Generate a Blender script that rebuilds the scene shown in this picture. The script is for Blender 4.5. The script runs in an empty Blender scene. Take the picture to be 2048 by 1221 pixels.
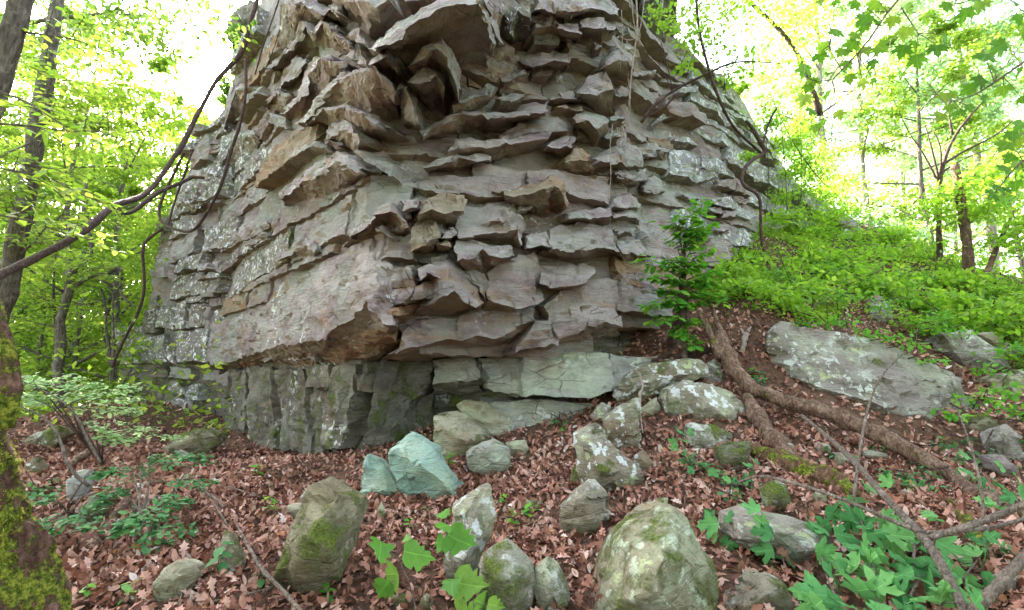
import bpy, bmesh, math, random
import numpy as np
from mathutils import Vector, Matrix
rad = math.radians
random.seed(7); RNG = np.random.RandomState(7)
scene = bpy.context.scene
C = scene.collection

# ------------------------------------------------------------------ camera, sky, sun, exposure
FPX = 938.0; PITCH = rad(7.3); CAMZ = 1.6
cam = bpy.data.cameras.new('camera'); camo = bpy.data.objects.new('camera', cam); C.objects.link(camo)
cam.sensor_width = 36; cam.lens = FPX / 2048 * 36; cam.clip_start = 0.05; cam.clip_end = 3000
camo.location = (0, 0, CAMZ); camo.rotation_euler = (rad(90) + PITCH, 0, 0)
scene.camera = camo
SUN_AZ, SUN_EL = rad(-37), rad(27)          # azimuth from +Y towards +X
w = bpy.data.worlds.new('World'); scene.world = w; w.use_nodes = True
nt = w.node_tree; nt.nodes.clear()
sky = nt.nodes.new('ShaderNodeTexSky'); sky.sky_type = 'NISHITA'; sky.sun_disc = False
sky.sun_elevation = SUN_EL; sky.sun_rotation = SUN_AZ; sky.air_density = 1.0; sky.dust_density = 4.0; sky.ozone_density = 1.0
hsv = nt.nodes.new('ShaderNodeHueSaturation'); hsv.inputs['Saturation'].default_value = 0.55
bg = nt.nodes.new('ShaderNodeBackground'); bg.inputs[1].default_value = 0.15
out = nt.nodes.new('ShaderNodeOutputWorld')
nt.links.new(sky.outputs[0], hsv.inputs['Color']); nt.links.new(hsv.outputs[0], bg.inputs[0]); nt.links.new(bg.outputs[0], out.inputs[0])
sl = bpy.data.lights.new('sun', 'SUN'); sl.energy = 3.5; sl.angle = rad(0.6); sl.color = (1, 0.94, 0.84)
so = bpy.data.objects.new('sun', sl); C.objects.link(so)
sd = Vector((math.sin(SUN_AZ) * math.cos(SUN_EL), math.cos(SUN_AZ) * math.cos(SUN_EL), math.sin(SUN_EL)))
so.rotation_euler = (-sd).to_track_quat('-Z', 'Y').to_euler(); so.location = sd * 60
vs = scene.view_settings; vs.view_transform = 'Standard'; vs.look = 'None'; vs.gamma = 1; vs.use_curve_mapping = False
vs.exposure = 3.7
scene.cycles.max_bounces = 6; scene.cycles.transparent_max_bounces = 4; scene.cycles.diffuse_bounces = 4
scene.cycles.transmission_bounces = 4; scene.cycles.sample_clamp_indirect = 6

# ------------------------------------------------------------------ helpers: photograph pixels to rays, noise
ct, st = math.cos(PITCH), math.sin(PITCH)
def ray(px, py):
    a = (np.asarray(px, float) - 1024) / FPX; b = (610.5 - np.asarray(py, float)) / FPX
    return a, ct - b * st, st + b * ct                   # x, y, z of the direction
def P(px, py, Y):
    a, b, c = ray(px, py); t = np.asarray(Y, float) / b
    return np.stack([a * t, b * t, CAMZ + c * t], -1)
def proj(p):
    x, y, z = p[..., 0], p[..., 1], p[..., 2] - CAMZ
    d = y * ct + z * st; u = -y * st + z * ct; d = np.maximum(d, 1e-3)
    return 1024 + x / d * FPX, 610.5 - u / d * FPX
REG = {'A': (450, 0, 3.052), 'B': (1000, 0, 3.052), 'C': (200, 350, 3.053), 'D': (650, 350, 3.053), 'E': (1100, 350, 3.053),
       'F': (350, 700, 2.3436), 'G': (750, 700, 2.3436), 'H': (0, 700, 2.344), 'I': (1150, 620, 2.031), 'J': (1550, 620, 2.032),
       'K': (1500, 350, 3.053), 'L': (240, 100, 3.2125), 'M': (1250, 150, 3.7), 'N': (240, 480, 3.2125), 'O': (0, 380, 3.213),
       'T': (1500, 0, 3.053), 'Z': (0, 0, 1.0)}
def R2(reg, pts):
    ox, oy, s = REG[reg]
    return np.array([(ox + q[0] / s, oy + q[1] / s) for q in pts], float)
def hash3(i, j, k, s):
    i = i.astype(np.int64); j = j.astype(np.int64); k = k.astype(np.int64)
    h = (i * 374761393 + j * 668265263 + k * 2147483647 + s * 974634777) & 0xffffffff
    h = ((h ^ (h >> 13)) * 1274126177) & 0xffffffff
    h = ((h ^ (h >> 15)) * 2246822519) & 0xffffffff
    h = h ^ (h >> 16)
    return (h & 0xffffff) / float(0xffffff)
def vnoise(p, s=0):
    f = np.floor(p); t = p - f; t = t * t * (3 - 2 * t); r = 0
    for dx in (0, 1):
        for dy in (0, 1):
            for dz in (0, 1):
                wgt = (t[:, 0] if dx else 1 - t[:, 0]) * (t[:, 1] if dy else 1 - t[:, 1]) * (t[:, 2] if dz else 1 - t[:, 2])
                r = r + wgt * hash3(f[:, 0] + dx, f[:, 1] + dy, f[:, 2] + dz, s)
    return r * 2 - 1
def fbm(p, s=0, o=3):
    r = 0; a = 1
    for i in range(o): r = r + a * vnoise(p * (2 ** i) + 17.3 * i, s + i); a *= 0.5
    return r
def vec_noise(p, s=0, o=2): return np.stack([fbm(p, s + 11 * k, o) for k in range(3)], -1)
def chip(p, cell, amp, tilt, s=0):
    """Split space into irregular flat-sided cells, each shifted and tilted a little: broken rock faces."""
    q = p / np.array(cell); f = np.floor(q); best = np.full(len(p), 1e9); off = np.zeros((len(p), 3))
    for dx in (-1, 0, 1):
        for dy in (-1, 0, 1):
            for dz in (-1, 0, 1):
                a, b, c = f[:, 0] + dx, f[:, 1] + dy, f[:, 2] + dz
                h = [hash3(a, b, c, s + k) for k in range(9)]
                cc = np.stack([a + h[0], b + h[1], c + h[2]], -1); dl = q - cc; d2 = (dl ** 2).sum(1)
                v = np.stack([h[3] - .5, h[4] - .5, (h[5] - .5) * .5], -1) * 2 * amp
                tl = ((dl * np.stack([h[6] - .5, h[7] - .5, h[8] - .5], -1)).sum(1) * tilt)[:, None] * v * 2
                m = d2 < best; best[m] = d2[m]; off[m] = (v + tl)[m]
    return off

def mesh(name, V, F, mat, parent=None, smooth=True, sharp=None, tag=None, attr=None, shear=None):
    """One mesh object from numpy vertices and a list of index arrays (quads and/or triangles)."""
    me = bpy.data.meshes.new(name)
    Fs = F if isinstance(F, list) else [F]
    Fs = [np.asarray(f, np.int32) for f in Fs if len(f)]
    loops = np.concatenate([f.ravel() for f in Fs]); cnt = np.concatenate([np.full(len(f), f.shape[1], np.int32) for f in Fs])
    me.vertices.add(len(V)); me.vertices.foreach_set('co', np.asarray(V, np.float32).ravel())
    me.loops.add(len(loops)); me.loops.foreach_set('vertex_index', loops)
    me.polygons.add(len(cnt)); st_ = np.zeros(len(cnt), np.int32); st_[1:] = np.cumsum(cnt)[:-1]
    me.polygons.foreach_set('loop_start', st_)
    me.polygons.foreach_set('use_smooth', np.full(len(cnt), smooth))
    if attr is not None:
        at = me.attributes.new('rnd', 'FLOAT', 'POINT'); at.data.foreach_set('value', np.asarray(attr, np.float32))
    me.update(calc_edges=True)
    if sharp is not None: me.set_sharp_from_angle(angle=rad(sharp))
    if mat is not None: me.materials.append(mat)
    o = bpy.data.objects.new(name, me); C.objects.link(o)
    if parent is not None:
        o.parent = parent; q = parent; wl = Vector((0, 0, 0))
        while q is not None: wl += q.location; q = q.parent
        o.location = -wl
    if tag: settag(o, **tag)
    return o
def settag(o, label=None, cat=None, group=None, kind=None):
    if label: o['label'] = label
    if cat: o['category'] = cat
    if group: o['group'] = group
    if kind: o['kind'] = kind
    return o
def empty(name, loc=(0, 0, 0), **tag):
    o = bpy.data.objects.new(name, None); C.objects.link(o); o.location = loc; o.empty_display_size = .1
    settag(o, **tag); return o
def rebase(o, base):
    """Put the origin of a thing (mesh or Empty with children) at its base without moving its geometry."""
    b = Vector(base)
    def sh(m): m.data.transform(Matrix.Translation(-b))
    if o.type == 'MESH': sh(o)
    for c in o.children:
        if c.type == 'MESH' and c.get('_inst') is None: sh(c)
        else: c.location = c.location - b
        for g in c.children:
            if g.type == 'MESH' and c.get('_inst') is None: sh(g)
    o.location = b
def orient(o): # outward normals for closed meshes
    bm = bmesh.new(); bm.from_mesh(o.data); bmesh.ops.recalc_face_normals(bm, faces=bm.faces); bm.to_mesh(o.data); bm.free()

# ------------------------------------------------------------------ materials
class G:
    def __init__(s, name):
        s.m = bpy.data.materials.new(name); s.m.use_nodes = True; s.t = s.m.node_tree; s.t.nodes.clear()
        s.out = s.n('ShaderNodeOutputMaterial')
    def n(s, t, **kw):
        x = s.t.nodes.new(t)
        for k, v in kw.items(): setattr(x, k, v)
        return x
    def set(s, inp, v):
        if isinstance(v, bpy.types.NodeSocket): s.t.links.new(v, inp)
        elif isinstance(v, (tuple, list)) and len(v) == 3 and len(inp.default_value) == 4: inp.default_value = (*v, 1)
        else: inp.default_value = v
    def pos(s, sc=(1, 1, 1), rot=(0, 0, 0), loc=(0, 0, 0)):
        g = s.n('ShaderNodeNewGeometry'); m = s.n('ShaderNodeMapping'); s.t.links.new(g.outputs['Position'], m.inputs[0])
        m.inputs['Scale'].default_value = sc; m.inputs['Rotation'].default_value = rot; m.inputs['Location'].default_value = loc
        return m.outputs[0]
    def noise(s, v, sc, det=4, rough=.6, dist=0, col=False):
        n = s.n('ShaderNodeTexNoise'); s.set(n.inputs['Vector'], v); n.inputs['Scale'].default_value = sc
        n.inputs['Detail'].default_value = det; n.inputs['Roughness'].default_value = rough; n.inputs['Distortion'].default_value = dist
        return n.outputs['Color' if col else 'Fac']
    def voro(s, v, sc, feat='F1', rnd=1, out='Distance'):
        n = s.n('ShaderNodeTexVoronoi', feature=feat); s.set(n.inputs['Vector'], v); n.inputs['Scale'].default_value = sc
        n.inputs['Randomness'].default_value = rnd; return n.outputs[out]
    def ramp(s, v, stops, interp='LINEAR'):
        n = s.n('ShaderNodeValToRGB'); n.color_ramp.interpolation = interp; s.set(n.inputs[0], v); e = n.color_ramp.elements
        while len(e) < len(stops): e.new(.5)
        for el, (p, c) in zip(e, stops): el.position = p; el.color = (*c, 1) if isinstance(c, (tuple, list)) else (c, c, c, 1)
        return n.outputs[0]
    def mix(s, f, a, b, mode='MIX'):
        n = s.n('ShaderNodeMix', data_type='RGBA', blend_type=mode); n.clamp_factor = True
        s.set(n.inputs[0], f); s.set(n.inputs[6], a); s.set(n.inputs[7], b); return n.outputs[2]
    def math(s, op, a, b=0.0, c=None):
        n = s.n('ShaderNodeMath', operation=op); s.set(n.inputs[0], a); s.set(n.inputs[1], b)
        if c is not None: s.set(n.inputs[2], c)
        return n.outputs[0]
    def map(s, v, a, b, c=0, d=1):
        n = s.n('ShaderNodeMapRange'); n.clamp = True; s.set(n.inputs[0], v)
        for i, q in enumerate((a, b, c, d)): s.set(n.inputs[i + 1], q)
        return n.outputs[0]
    def bump(s, h, st=.5, d=.02, nrm=None):
        n = s.n('ShaderNodeBump'); n.inputs['Strength'].default_value = st; n.inputs['Distance'].default_value = d; s.set(n.inputs['Height'], h)
        if nrm is not None: s.set(n.inputs['Normal'], nrm)
        return n.outputs[0]
    def bsdf(s, col, rough=.85, nrm=None, spec=.3):
        b = s.n('ShaderNodeBsdfPrincipled'); s.set(b.inputs['Base Color'], col); s.set(b.inputs['Roughness'], rough)
        b.inputs['Specular IOR Level'].default_value = spec
        if nrm is not None: s.set(b.inputs['Normal'], nrm)
        return b.outputs[0]
    def done(s, sh): s.t.links.new(sh, s.out.inputs[0]); return s.m

def rock_mat(name, cols=None, rust=.4, lichen=.3, teal=0., moss=0., mint=0., crack=.6, speck=1., sc=1., lich_col=(.62, .62, .64), moss_up=True, under=0.):
    g = G(name); p = g.pos(); pl = g.pos((1, 1, 3.2))
    n1 = g.noise(pl, .55 * sc, 5, .55); n2 = g.noise(pl, 1.7 * sc, 6, .62, .4); n3 = g.noise(p, 9 * sc, 6, .7); n4 = g.noise(p, 45 * sc, 4, .7)
    c = g.ramp(g.math('ADD', g.math('MULTIPLY', n1, .55), g.math('MULTIPLY', n2, .45)), [(.38, cols[0]), (.46, cols[1]), (.53, cols[2]), (.61, cols[3])])
    if teal: c = g.mix(g.math('MULTIPLY', g.map(g.noise(p, .5 * sc + .3, 5, .6, .5), .45, .62), teal), c, (.33, .375, .32))
    if rust: c = g.mix(g.math('MULTIPLY', g.map(g.noise(g.pos((1, 1, 2), loc=(7, 3, 1)), 1.1 * sc, 7, .65, .8), .56, .72), rust), c, (.34, .19, .105))
    c = g.mix(g.map(n3, .38, .68, 0, .6 * speck), c, g.mix(.5, c, (.10, .085, .075)), 'MIX')
    c = g.mix(g.map(n4, .3, .75, .0, .5), g.mix(1., c, (.74, .74, .74), 'MULTIPLY'), g.mix(1., c, (1.25, 1.24, 1.22), 'MULTIPLY'))
    # dark weathering marks in small pits
    c = g.mix(g.map(g.noise(g.pos((1, 1, 2.2), loc=(3, 9, 2)), 5 * sc, 8, .75), .62, .72, 0, .55), c, (.045, .038, .034))
    c = g.mix(g.map(g.noise(g.pos((1, 1, .35), loc=(1, 6, 2)), 2.4 * sc, 7, .7, .3), .54, .68, 0, .55), c, g.mix(1., c, (.50, .46, .44), 'MULTIPLY'))
    if mint:
        mm = g.math('MULTIPLY', g.map(g.noise(g.pos(loc=(2, 8, 5)), 1.4 * sc, 6, .65, .3), .48, .60), g.map(g.noise(p, 14, 4, .7), .3, .55))
        c = g.mix(g.math('MULTIPLY', mm, mint), c, (.40, .46, .30))
    if lichen:
        lm = g.map(g.noise(g.pos(loc=(4, 4, 4)), .9 * sc + .2, 3, .5), .62 - .25 * lichen, .72 - .25 * lichen)
        blot = g.math('MAXIMUM', g.map(g.noise(p, 7 * sc, 5, .62, .3), .56, .585), g.map(g.voro(g.mix(.12, p, g.noise(p, 6, 3, .6, 0, True)), 8 * sc), .22, .16))
        blot = g.math('MULTIPLY', blot, g.map(n4, .22, .42))
        c = g.mix(g.math('MULTIPLY', g.math('MULTIPLY', lm, blot), .9), c, lich_col)
        b2 = g.map(g.noise(g.pos(loc=(9, 1, 7)), 5.5 * sc, 6, .65, .2), .60, .63)
        c = g.mix(g.math('MULTIPLY', g.math('MULTIPLY', b2, lm), .8), c, (.40, .44, .24))
    if under:                                      # downward-facing faces mixed towards a darker rusty brown
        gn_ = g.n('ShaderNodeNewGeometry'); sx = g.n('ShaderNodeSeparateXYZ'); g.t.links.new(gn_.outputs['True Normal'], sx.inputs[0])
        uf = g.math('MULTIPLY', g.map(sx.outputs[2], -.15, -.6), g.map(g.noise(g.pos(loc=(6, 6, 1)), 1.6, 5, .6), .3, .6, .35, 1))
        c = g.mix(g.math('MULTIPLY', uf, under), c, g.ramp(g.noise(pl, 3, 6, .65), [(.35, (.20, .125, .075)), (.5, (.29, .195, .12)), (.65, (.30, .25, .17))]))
    mf = None
    if moss:
        nz = g.n('ShaderNodeSeparateXYZ'); gg = g.n('ShaderNodeNewGeometry'); g.t.links.new(gg.outputs['Normal'], nz.inputs[0])
        up = g.map(nz.outputs[2], -.4, .6, .45, 1) if moss_up else .8
        mf = g.math('MULTIPLY', g.map(g.noise(g.pos(loc=(5, 2, 8)), 2.6 * sc, 8, .72, .2), .66 - .22 * moss, .74 - .22 * moss), up)
        mc = g.ramp(g.noise(p, 60, 4, .7), [(.3, (.05, .07, .012)), (.52, (.15, .20, .028)), (.72, (.32, .36, .06))])
        c = g.mix(mf, c, mc)
    h = g.math('ADD', g.math('MULTIPLY', g.noise(g.pos((1, 1, 2.4)), 6, 10, .68), 1.0), g.math('MULTIPLY', g.noise(g.pos((1, 1, 7)), 3.5, 6, .6, .6), .6))
    ck = g.map(g.voro(g.mix(.10, g.pos((1, 1, 2.6)), g.noise(p, 3, 4, .6, 0, True)), 1.9, 'DISTANCE_TO_EDGE'), 0, .018, 0, 1)
    ckm = g.map(g.noise(p, 1.3, 2), .5, .56)
    h = g.math('ADD', h, g.math('MULTIPLY', g.math('MULTIPLY', g.math('SUBTRACT', ck, 1), ckm), .5 * crack))
    c = g.mix(g.math('MULTIPLY', g.math('MULTIPLY', g.math('SUBTRACT', 1, ck), ckm), .7 * crack), c, (.03, .026, .022))
    h = g.math('ADD', h, g.math('MULTIPLY', g.noise(p, 60, 3, .7), .12))
    if mf is not None: h = g.math('ADD', h, g.math('MULTIPLY', mf, g.noise(p, 55, 5, .8)))
    b = g.bump(h, 1., .07)
    return g.done(g.bsdf(c, .9, b, .18))

GREYS = [(.14, .12, .12), (.25, .21, .205), (.31, .275, .26), (.38, .34, .32)]
M = {}
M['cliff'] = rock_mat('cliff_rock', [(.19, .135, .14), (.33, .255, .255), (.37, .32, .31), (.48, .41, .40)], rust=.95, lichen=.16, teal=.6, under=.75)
M['cliff_dark'] = rock_mat('cliff_shade_rock', [(.07, .058, .045), (.145, .12, .095), (.19, .17, .135), (.30, .26, .22)], rust=.5, lichen=.3, teal=.2, moss=.5, moss_up=False)  # darker copy of the cliff rock: shade put into its colour, moss apart
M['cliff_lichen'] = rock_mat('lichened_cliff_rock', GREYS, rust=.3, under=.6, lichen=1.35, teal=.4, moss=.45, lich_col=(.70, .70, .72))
M['cliff_orange'] = rock_mat('rusty_cliff_rock', [(.24, .13, .075), (.33, .20, .12), (.32, .25, .18), (.36, .30, .23)], rust=1., lichen=.1)
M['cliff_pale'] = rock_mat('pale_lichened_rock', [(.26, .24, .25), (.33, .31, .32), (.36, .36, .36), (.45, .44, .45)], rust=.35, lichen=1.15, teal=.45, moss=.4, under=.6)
M['bed'] = rock_mat('pale_bed_rock', [(.22, .20, .17), (.32, .30, .265), (.39, .38, .345), (.50, .47, .44)], rust=.45, lichen=.3, teal=.45, mint=.4)
M['teal'] = rock_mat('teal_boulder', crack=.3, cols= [(.22, .32, .27), (.28, .42, .36), (.33, .48, .41), (.42, .52, .45)], rust=.25, lichen=0, teal=.6, mint=.5, speck=.5)
M['mossrock'] = rock_mat('mossy_boulder', crack=.3, cols= [(.13, .105, .06), (.21, .18, .11), (.26, .23, .15), (.33, .30, .21)], rust=.4, lichen=.45, moss=.75)
M['lichrock'] = rock_mat('lichened_boulder', crack=.3, cols= [(.15, .12, .08), (.25, .205, .15), (.31, .27, .21), (.38, .34, .28)], rust=.6, lichen=1., moss=.45, mint=.4)
M['lichrock2'] = rock_mat('broad_lichened_boulder', crack=.3, cols= [(.17, .14, .12), (.28, .235, .21), (.32, .28, .25), (.38, .34, .31)], rust=.5, lichen=.75, moss=.35, mint=.35, sc=1.1, lich_col=(.50, .51, .47))
M['dome'] = rock_mat('green_lichened_boulder', crack=.3, cols= [(.12, .09, .055), (.20, .165, .10), (.25, .215, .14), (.31, .27, .19)], rust=.35, lichen=.8, moss=.66, mint=.45, sc=.9, lich_col=(.44, .49, .38))
M['greenrock'] = rock_mat('bright_mossy_boulder', crack=.3, cols= [(.15, .14, .10), (.22, .20, .15), (.26, .24, .18), (.33, .31, .25)], rust=.3, lichen=.6, moss=1.0, mint=.6)
M['tanrock'] = rock_mat('tan_boulder', crack=.3, cols= [(.24, .19, .12), (.36, .30, .21), (.42, .38, .28), (.52, .48, .38)], rust=.4, lichen=.2, moss=.45, mint=.5)
# ------------------------------------------------------------------ the ground
GC = [(1024, 1221, 2.9), (100, 1221, 2.9), (150, 1100, 3.6), (500, 1100, 3.7), (60, 850, 9.5), (230, 808, 14.5), (430, 862, 12.2), (520, 895, 9.9), (600, 913, 8.5), (700, 905, 7.7), (760, 893, 7.35),
      (200, 930, 6), (400, 980, 5.2), (1000, 880, 6.6), (1250, 795, 6.6), (1340, 712, 7.2), (1150, 1050, 4.2), (1400, 900, 5.2), (1400, 1221, 2.8), (1700, 1221, 2.7), (2048, 1221, 2.5),
      (1950, 950, 4.9), (1900, 895, 6.0), (1550, 790, 6.4), (1700, 640, 8.3), (1560, 655, 7.4), (1900, 625, 9.3), (2040, 715, 7.8), (2000, 850, 6.4), (1540, 470, 11.2), (1400, 570, 8.6),
      (1470, 520, 10), (1800, 480, 14), (2040, 585, 13), (1690, 440, 15), (1620, 560, 9.6), (1800, 560, 10.8), (1980, 640, 9.6), (700, 1000, 5.2), (900, 1000, 5.1)]
gp = [tuple(P(a, b, y)) for a, b, y in GC]
gp += [(0, 0, 0), (5, 0, .3), (-5, 0, -.05), (-6, 4, .12), (7, 3, .6), (9, 4, 1.4), (10, 8, 3.0), (-10, 8, 0), (-14, 11, -.2), (-20, 20, -3), (-14, 22, -2.6), (-12, 6, -.6),
       (-30, 10, -4), (0, 12, 1.5), (-5, 14, 1.0), (5, 16, 4.5), (0, -8, -.6), (10, -6, 0), (-10, -6, -.8), (16, 14, 3.4), (18, 8, 2.6), (14, 22, 3.8), (8, 24, 4.5), (22, 22, 2.5)]
gp = np.array(gp); _K = np.sqrt(((gp[:, None, :2] - gp[None, :, :2]) ** 2).sum(-1) + .25); _gm = gp[:, 2].mean()
_gw = np.linalg.solve(_K + np.eye(len(gp)) * -.02, gp[:, 2] - _gm)
def ground_smooth(x, y):
    x = np.asarray(x, float); y = np.asarray(y, float); sh = x.shape; x = x.ravel(); y = y.ravel()
    z = np.full(len(x), _gm)
    for (a, b, c), wt in zip(gp, _gw): z += wt * np.sqrt((x - a) ** 2 + (y - b) ** 2 + .25)
    r = np.hypot(x, y - 4); t = np.clip((r - 17) / 22, 0, 1); t = t * t * (3 - 2 * t)
    far = -4 + 1.5 * np.sin(x * .02) + 3.5 * np.clip(x / 60, -1, 1)
    return (z * (1 - t) + far * t).reshape(sh)
def ground(x, y):
    z = ground_smooth(x, y); x = np.asarray(x, float); y = np.asarray(y, float)
    q = np.stack([x.ravel(), y.ravel(), np.zeros(x.size)], -1)
    return z + (.07 * fbm(q * .9, 5, 3) + .018 * fbm(q * 6, 8, 2)).reshape(z.shape)
def gz(x, y): return float(ground(np.array([x]), np.array([y]))[0])
def on_ground(px, py):
    """Where the ray through a pixel meets the ground."""
    a, b, c = ray(px, py); k = _TS * b > .1; x, y, z = a * _TS, b * _TS, CAMZ + c * _TS; hit = np.nonzero(z < ground(x, y))[0]
    i = hit[0] if len(hit) else len(_TS) - 1
    return np.array([x[i], y[i], z[i]])
_TS = [1.0]
while _TS[-1] < 45: _TS.append(_TS[-1] + .02 + _TS[-1] * .003)
_TS = np.array(_TS)
n = 340
u = np.linspace(-1, 1, n); ax_ = np.sinh(u * 5.2) / np.sinh(5.2) * 900; ay_ = ax_ + 5
ax_ = ax_ + 0
X, Y = np.meshgrid(ax_, ay_); Z = ground(X, Y)
V = np.stack([X.ravel(), Y.ravel(), Z.ravel()], -1)
ii = np.arange(n * n).reshape(n, n); F = np.stack([ii[:-1, :-1], ii[:-1, 1:], ii[1:, 1:], ii[1:, :-1]], -1).reshape(-1, 4)
g = G('soil'); p = g.pos(); c = g.ramp(g.noise(p, 3.5, 8, .7), [(.35, (.055, .034, .024)), (.5, (.11, .062, .043)), (.65, (.17, .10, .07))])
far = g.n('ShaderNodeNewGeometry')
c = g.mix(g.map(g.voro(p, 30), .1, .5), (.20, .115, .08), c)
vl = g.n('ShaderNodeVectorMath', operation='LENGTH'); g.t.links.new(far.outputs['Position'], vl.inputs[0])
c = g.mix(g.map(vl.outputs['Value'], 13, 22, 0, .8), c, (.08, .10, .03))
M['soil'] = g.done(g.bsdf(c, .95, g.bump(g.noise(p, 25, 8, .75), 1, .06), .1))
o = mesh('ground', V, F, M['soil'], tag=dict(kind='structure')); o['label'] = 'brown leaf-strewn soil rising to a steep bank beside the cliff'

# ------------------------------------------------------------------ the cliff
HI = [(240, 730, 14), (300, 730, 12.6), (440, 735, 9.6), (560, 720, 7.9), (660, 705, 6.9), (740, 690, 6.2), (790, 650, 5.95), (860, 700, 6.5), (940, 700, 6.7), (1080, 690, 6.9), (1240, 690, 7.3), (1340, 640, 7.8),
      (300, 550, 12.8), (330, 430, 12.3), (400, 260, 11.5), (480, 120, 10.5), (520, 0, 10), (440, 550, 9.8), (450, 400, 9.6), (520, 250, 9.2), (600, 450, 7.6), (540, 550, 8.1), (680, 560, 6.7), (700, 400, 6.7), (600, 200, 8.0),
      (760, 500, 6.1), (780, 330, 6.7), (800, 200, 6.9), (700, 60, 7.0), (900, 50, 6.2), (980, 0, 6.5), (1020, 100, 7.6), (1200, 100, 7.9), (1280, 200, 8.6), (1350, 60, 9.6), (900, 500, 6.35), (900, 300, 7.0), (1000, 350, 7.1), (1000, 200, 7.5),
      (1000, 600, 6.6), (1100, 600, 6.8), (1130, 400, 7.1), (1200, 400, 7.6), (1250, 560, 7.4), (1400, 350, 9.2), (1300, 500, 7.9), (1440, 480, 9.3), (1540, 470, 11), (1480, 160, 11.2), (1560, 330, 12.6), (1680, 420, 16), (1400, 620, 8.4),
      (1500, 600, 10.4), (1350, 200, 9.0), (1450, 280, 10.2), (600, -200, 9.5), (900, -250, 6.6), (1200, -250, 8.5), (1450, -200, 11), (400, -200, 12), (200, 400, 15), (1700, 600, 16), (1700, 300, 17), (800, 900, 6.8), (1300, 850, 7.8), (400, 900, 10.5)]
LO = [(240, 800, 14.8), (330, 800, 11.6), (390, 850, 10.2), (430, 862, 9.3), (520, 900, 7.8), (640, 908, 7.4), (760, 892, 7.3), (870, 860, 7.3), (1000, 860, 7.2), (1100, 760, 7.1), (1200, 760, 7.1), (1300, 740, 7.3), (1340, 700, 7.9),
      (1300, 670, 8.3), (1100, 715, 7.6), (900, 720, 7.5), (700, 740, 7.6), (500, 740, 8.6), (400, 740, 10.3), (280, 740, 13.5), (1450, 700, 8.8), (1100, 900, 7.2)]
def make_depth(ctrl):
    c = np.array(ctrl, float); K = np.sqrt(((c[:, None, :2] - c[None, :, :2]) ** 2).sum(-1) + 900); m = c[:, 2].mean()
    wt = np.linalg.solve(K - np.eye(len(c)) * 12, c[:, 2] - m)
    gx = np.arange(-500, 2501, 10.); gy = np.arange(-900, 1301, 10.); GX, GY = np.meshgrid(gx, gy); D = np.full(GX.shape, m)
    for (a, b, _), k in zip(c, wt): D += k * np.sqrt((GX - a) ** 2 + (GY - b) ** 2 + 900)
    def f(px, py):
        x = np.clip((np.asarray(px, float) + 500) / 10, 0, len(gx) - 1.001); y = np.clip((np.asarray(py, float) + 900) / 10, 0, len(gy) - 1.001)
        i = x.astype(int); j = y.astype(int); fx = x - i; fy = y - j
        return (D[j, i] * (1 - fx) + D[j, i + 1] * fx) * (1 - fy) + (D[j + 1, i] * (1 - fx) + D[j + 1, i + 1] * fx) * fy
    return f
_hi = make_depth(HI); _lo = make_depth(LO)
def sstep(t): t = np.clip(t, 0, 1); return t * t * (3 - 2 * t)
def plane(px, py):
    """Depth of the long left flank: it runs back at 43 degrees, then turns towards the viewer at its end."""
    x, y, z = ray(px, py); a = np.asarray(x, float) / y; return np.minimum(4.03 / np.maximum(a + .93, .12), 14.2 / np.maximum(a + 1.73, .3))
def yhi(px, py):
    px = np.asarray(px, float); py = np.asarray(py, float); w_ = sstep((px - 690) / 110)
    edge = np.interp(py, [0, 250, 450, 650], [1285, 1240, 1250, 1245]); amp = np.interp(py, [-100, 380, 520, 640], [.8, .75, .3, .1])
    lf = plane(px, py) + .35 * np.clip((430 - py) / 430, -.2, 1.2) * sstep((800 - px) / 200)
    return lf * (1 - w_) + (_hi(px, py) + amp * sstep((px - edge) / 28)) * w_
def ylo(px, py):
    px = np.asarray(px, float); w_ = sstep((px - 700) / 110); ov = .55 * np.clip((px - 300) / 150, .2, 1) * np.clip((1000 - px) / 100, 0, 1)
    return (plane(px, py) + .12) * (1 - w_) + _lo(px, py) * w_ + ov
NPX = np.array([[200, .50, .87], [400, .55, .84], [480, .73, .68], [700, .72, .69], [800, .2, .98], [900, -.15, .98], [1100, -.40, .92], [1300, -.55, .83], [1700, -.6, .8]])
def inward(px):
    a = np.interp(px, NPX[:, 0], NPX[:, 1]); b = np.interp(px, NPX[:, 0], NPX[:, 2]); l = np.hypot(a, b)
    return np.stack([a / l, b / l, np.zeros_like(a)], -1)
def at_cliff(pts, d, base='hi'):
    f = yhi if base == 'hi' else ylo
    return P(pts[:, 0], pts[:, 1], f(pts[:, 0], pts[:, 1]) - d)
cliff = empty('rock_cliff', (-1, 7.5, .2), label='towering overhanging cliff of broken grey-brown bedded sandstone', cat='cliff')
def lin(rows, t):
    """rows: list of (k,3) polylines; returns all of them sampled at the union of their corner parameters."""
    prm = []
    for r in rows:
        s = np.r_[0, np.cumsum(np.linalg.norm(np.diff(r, axis=0), axis=1))]; prm.append(s / s[-1])
    return prm
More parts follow.
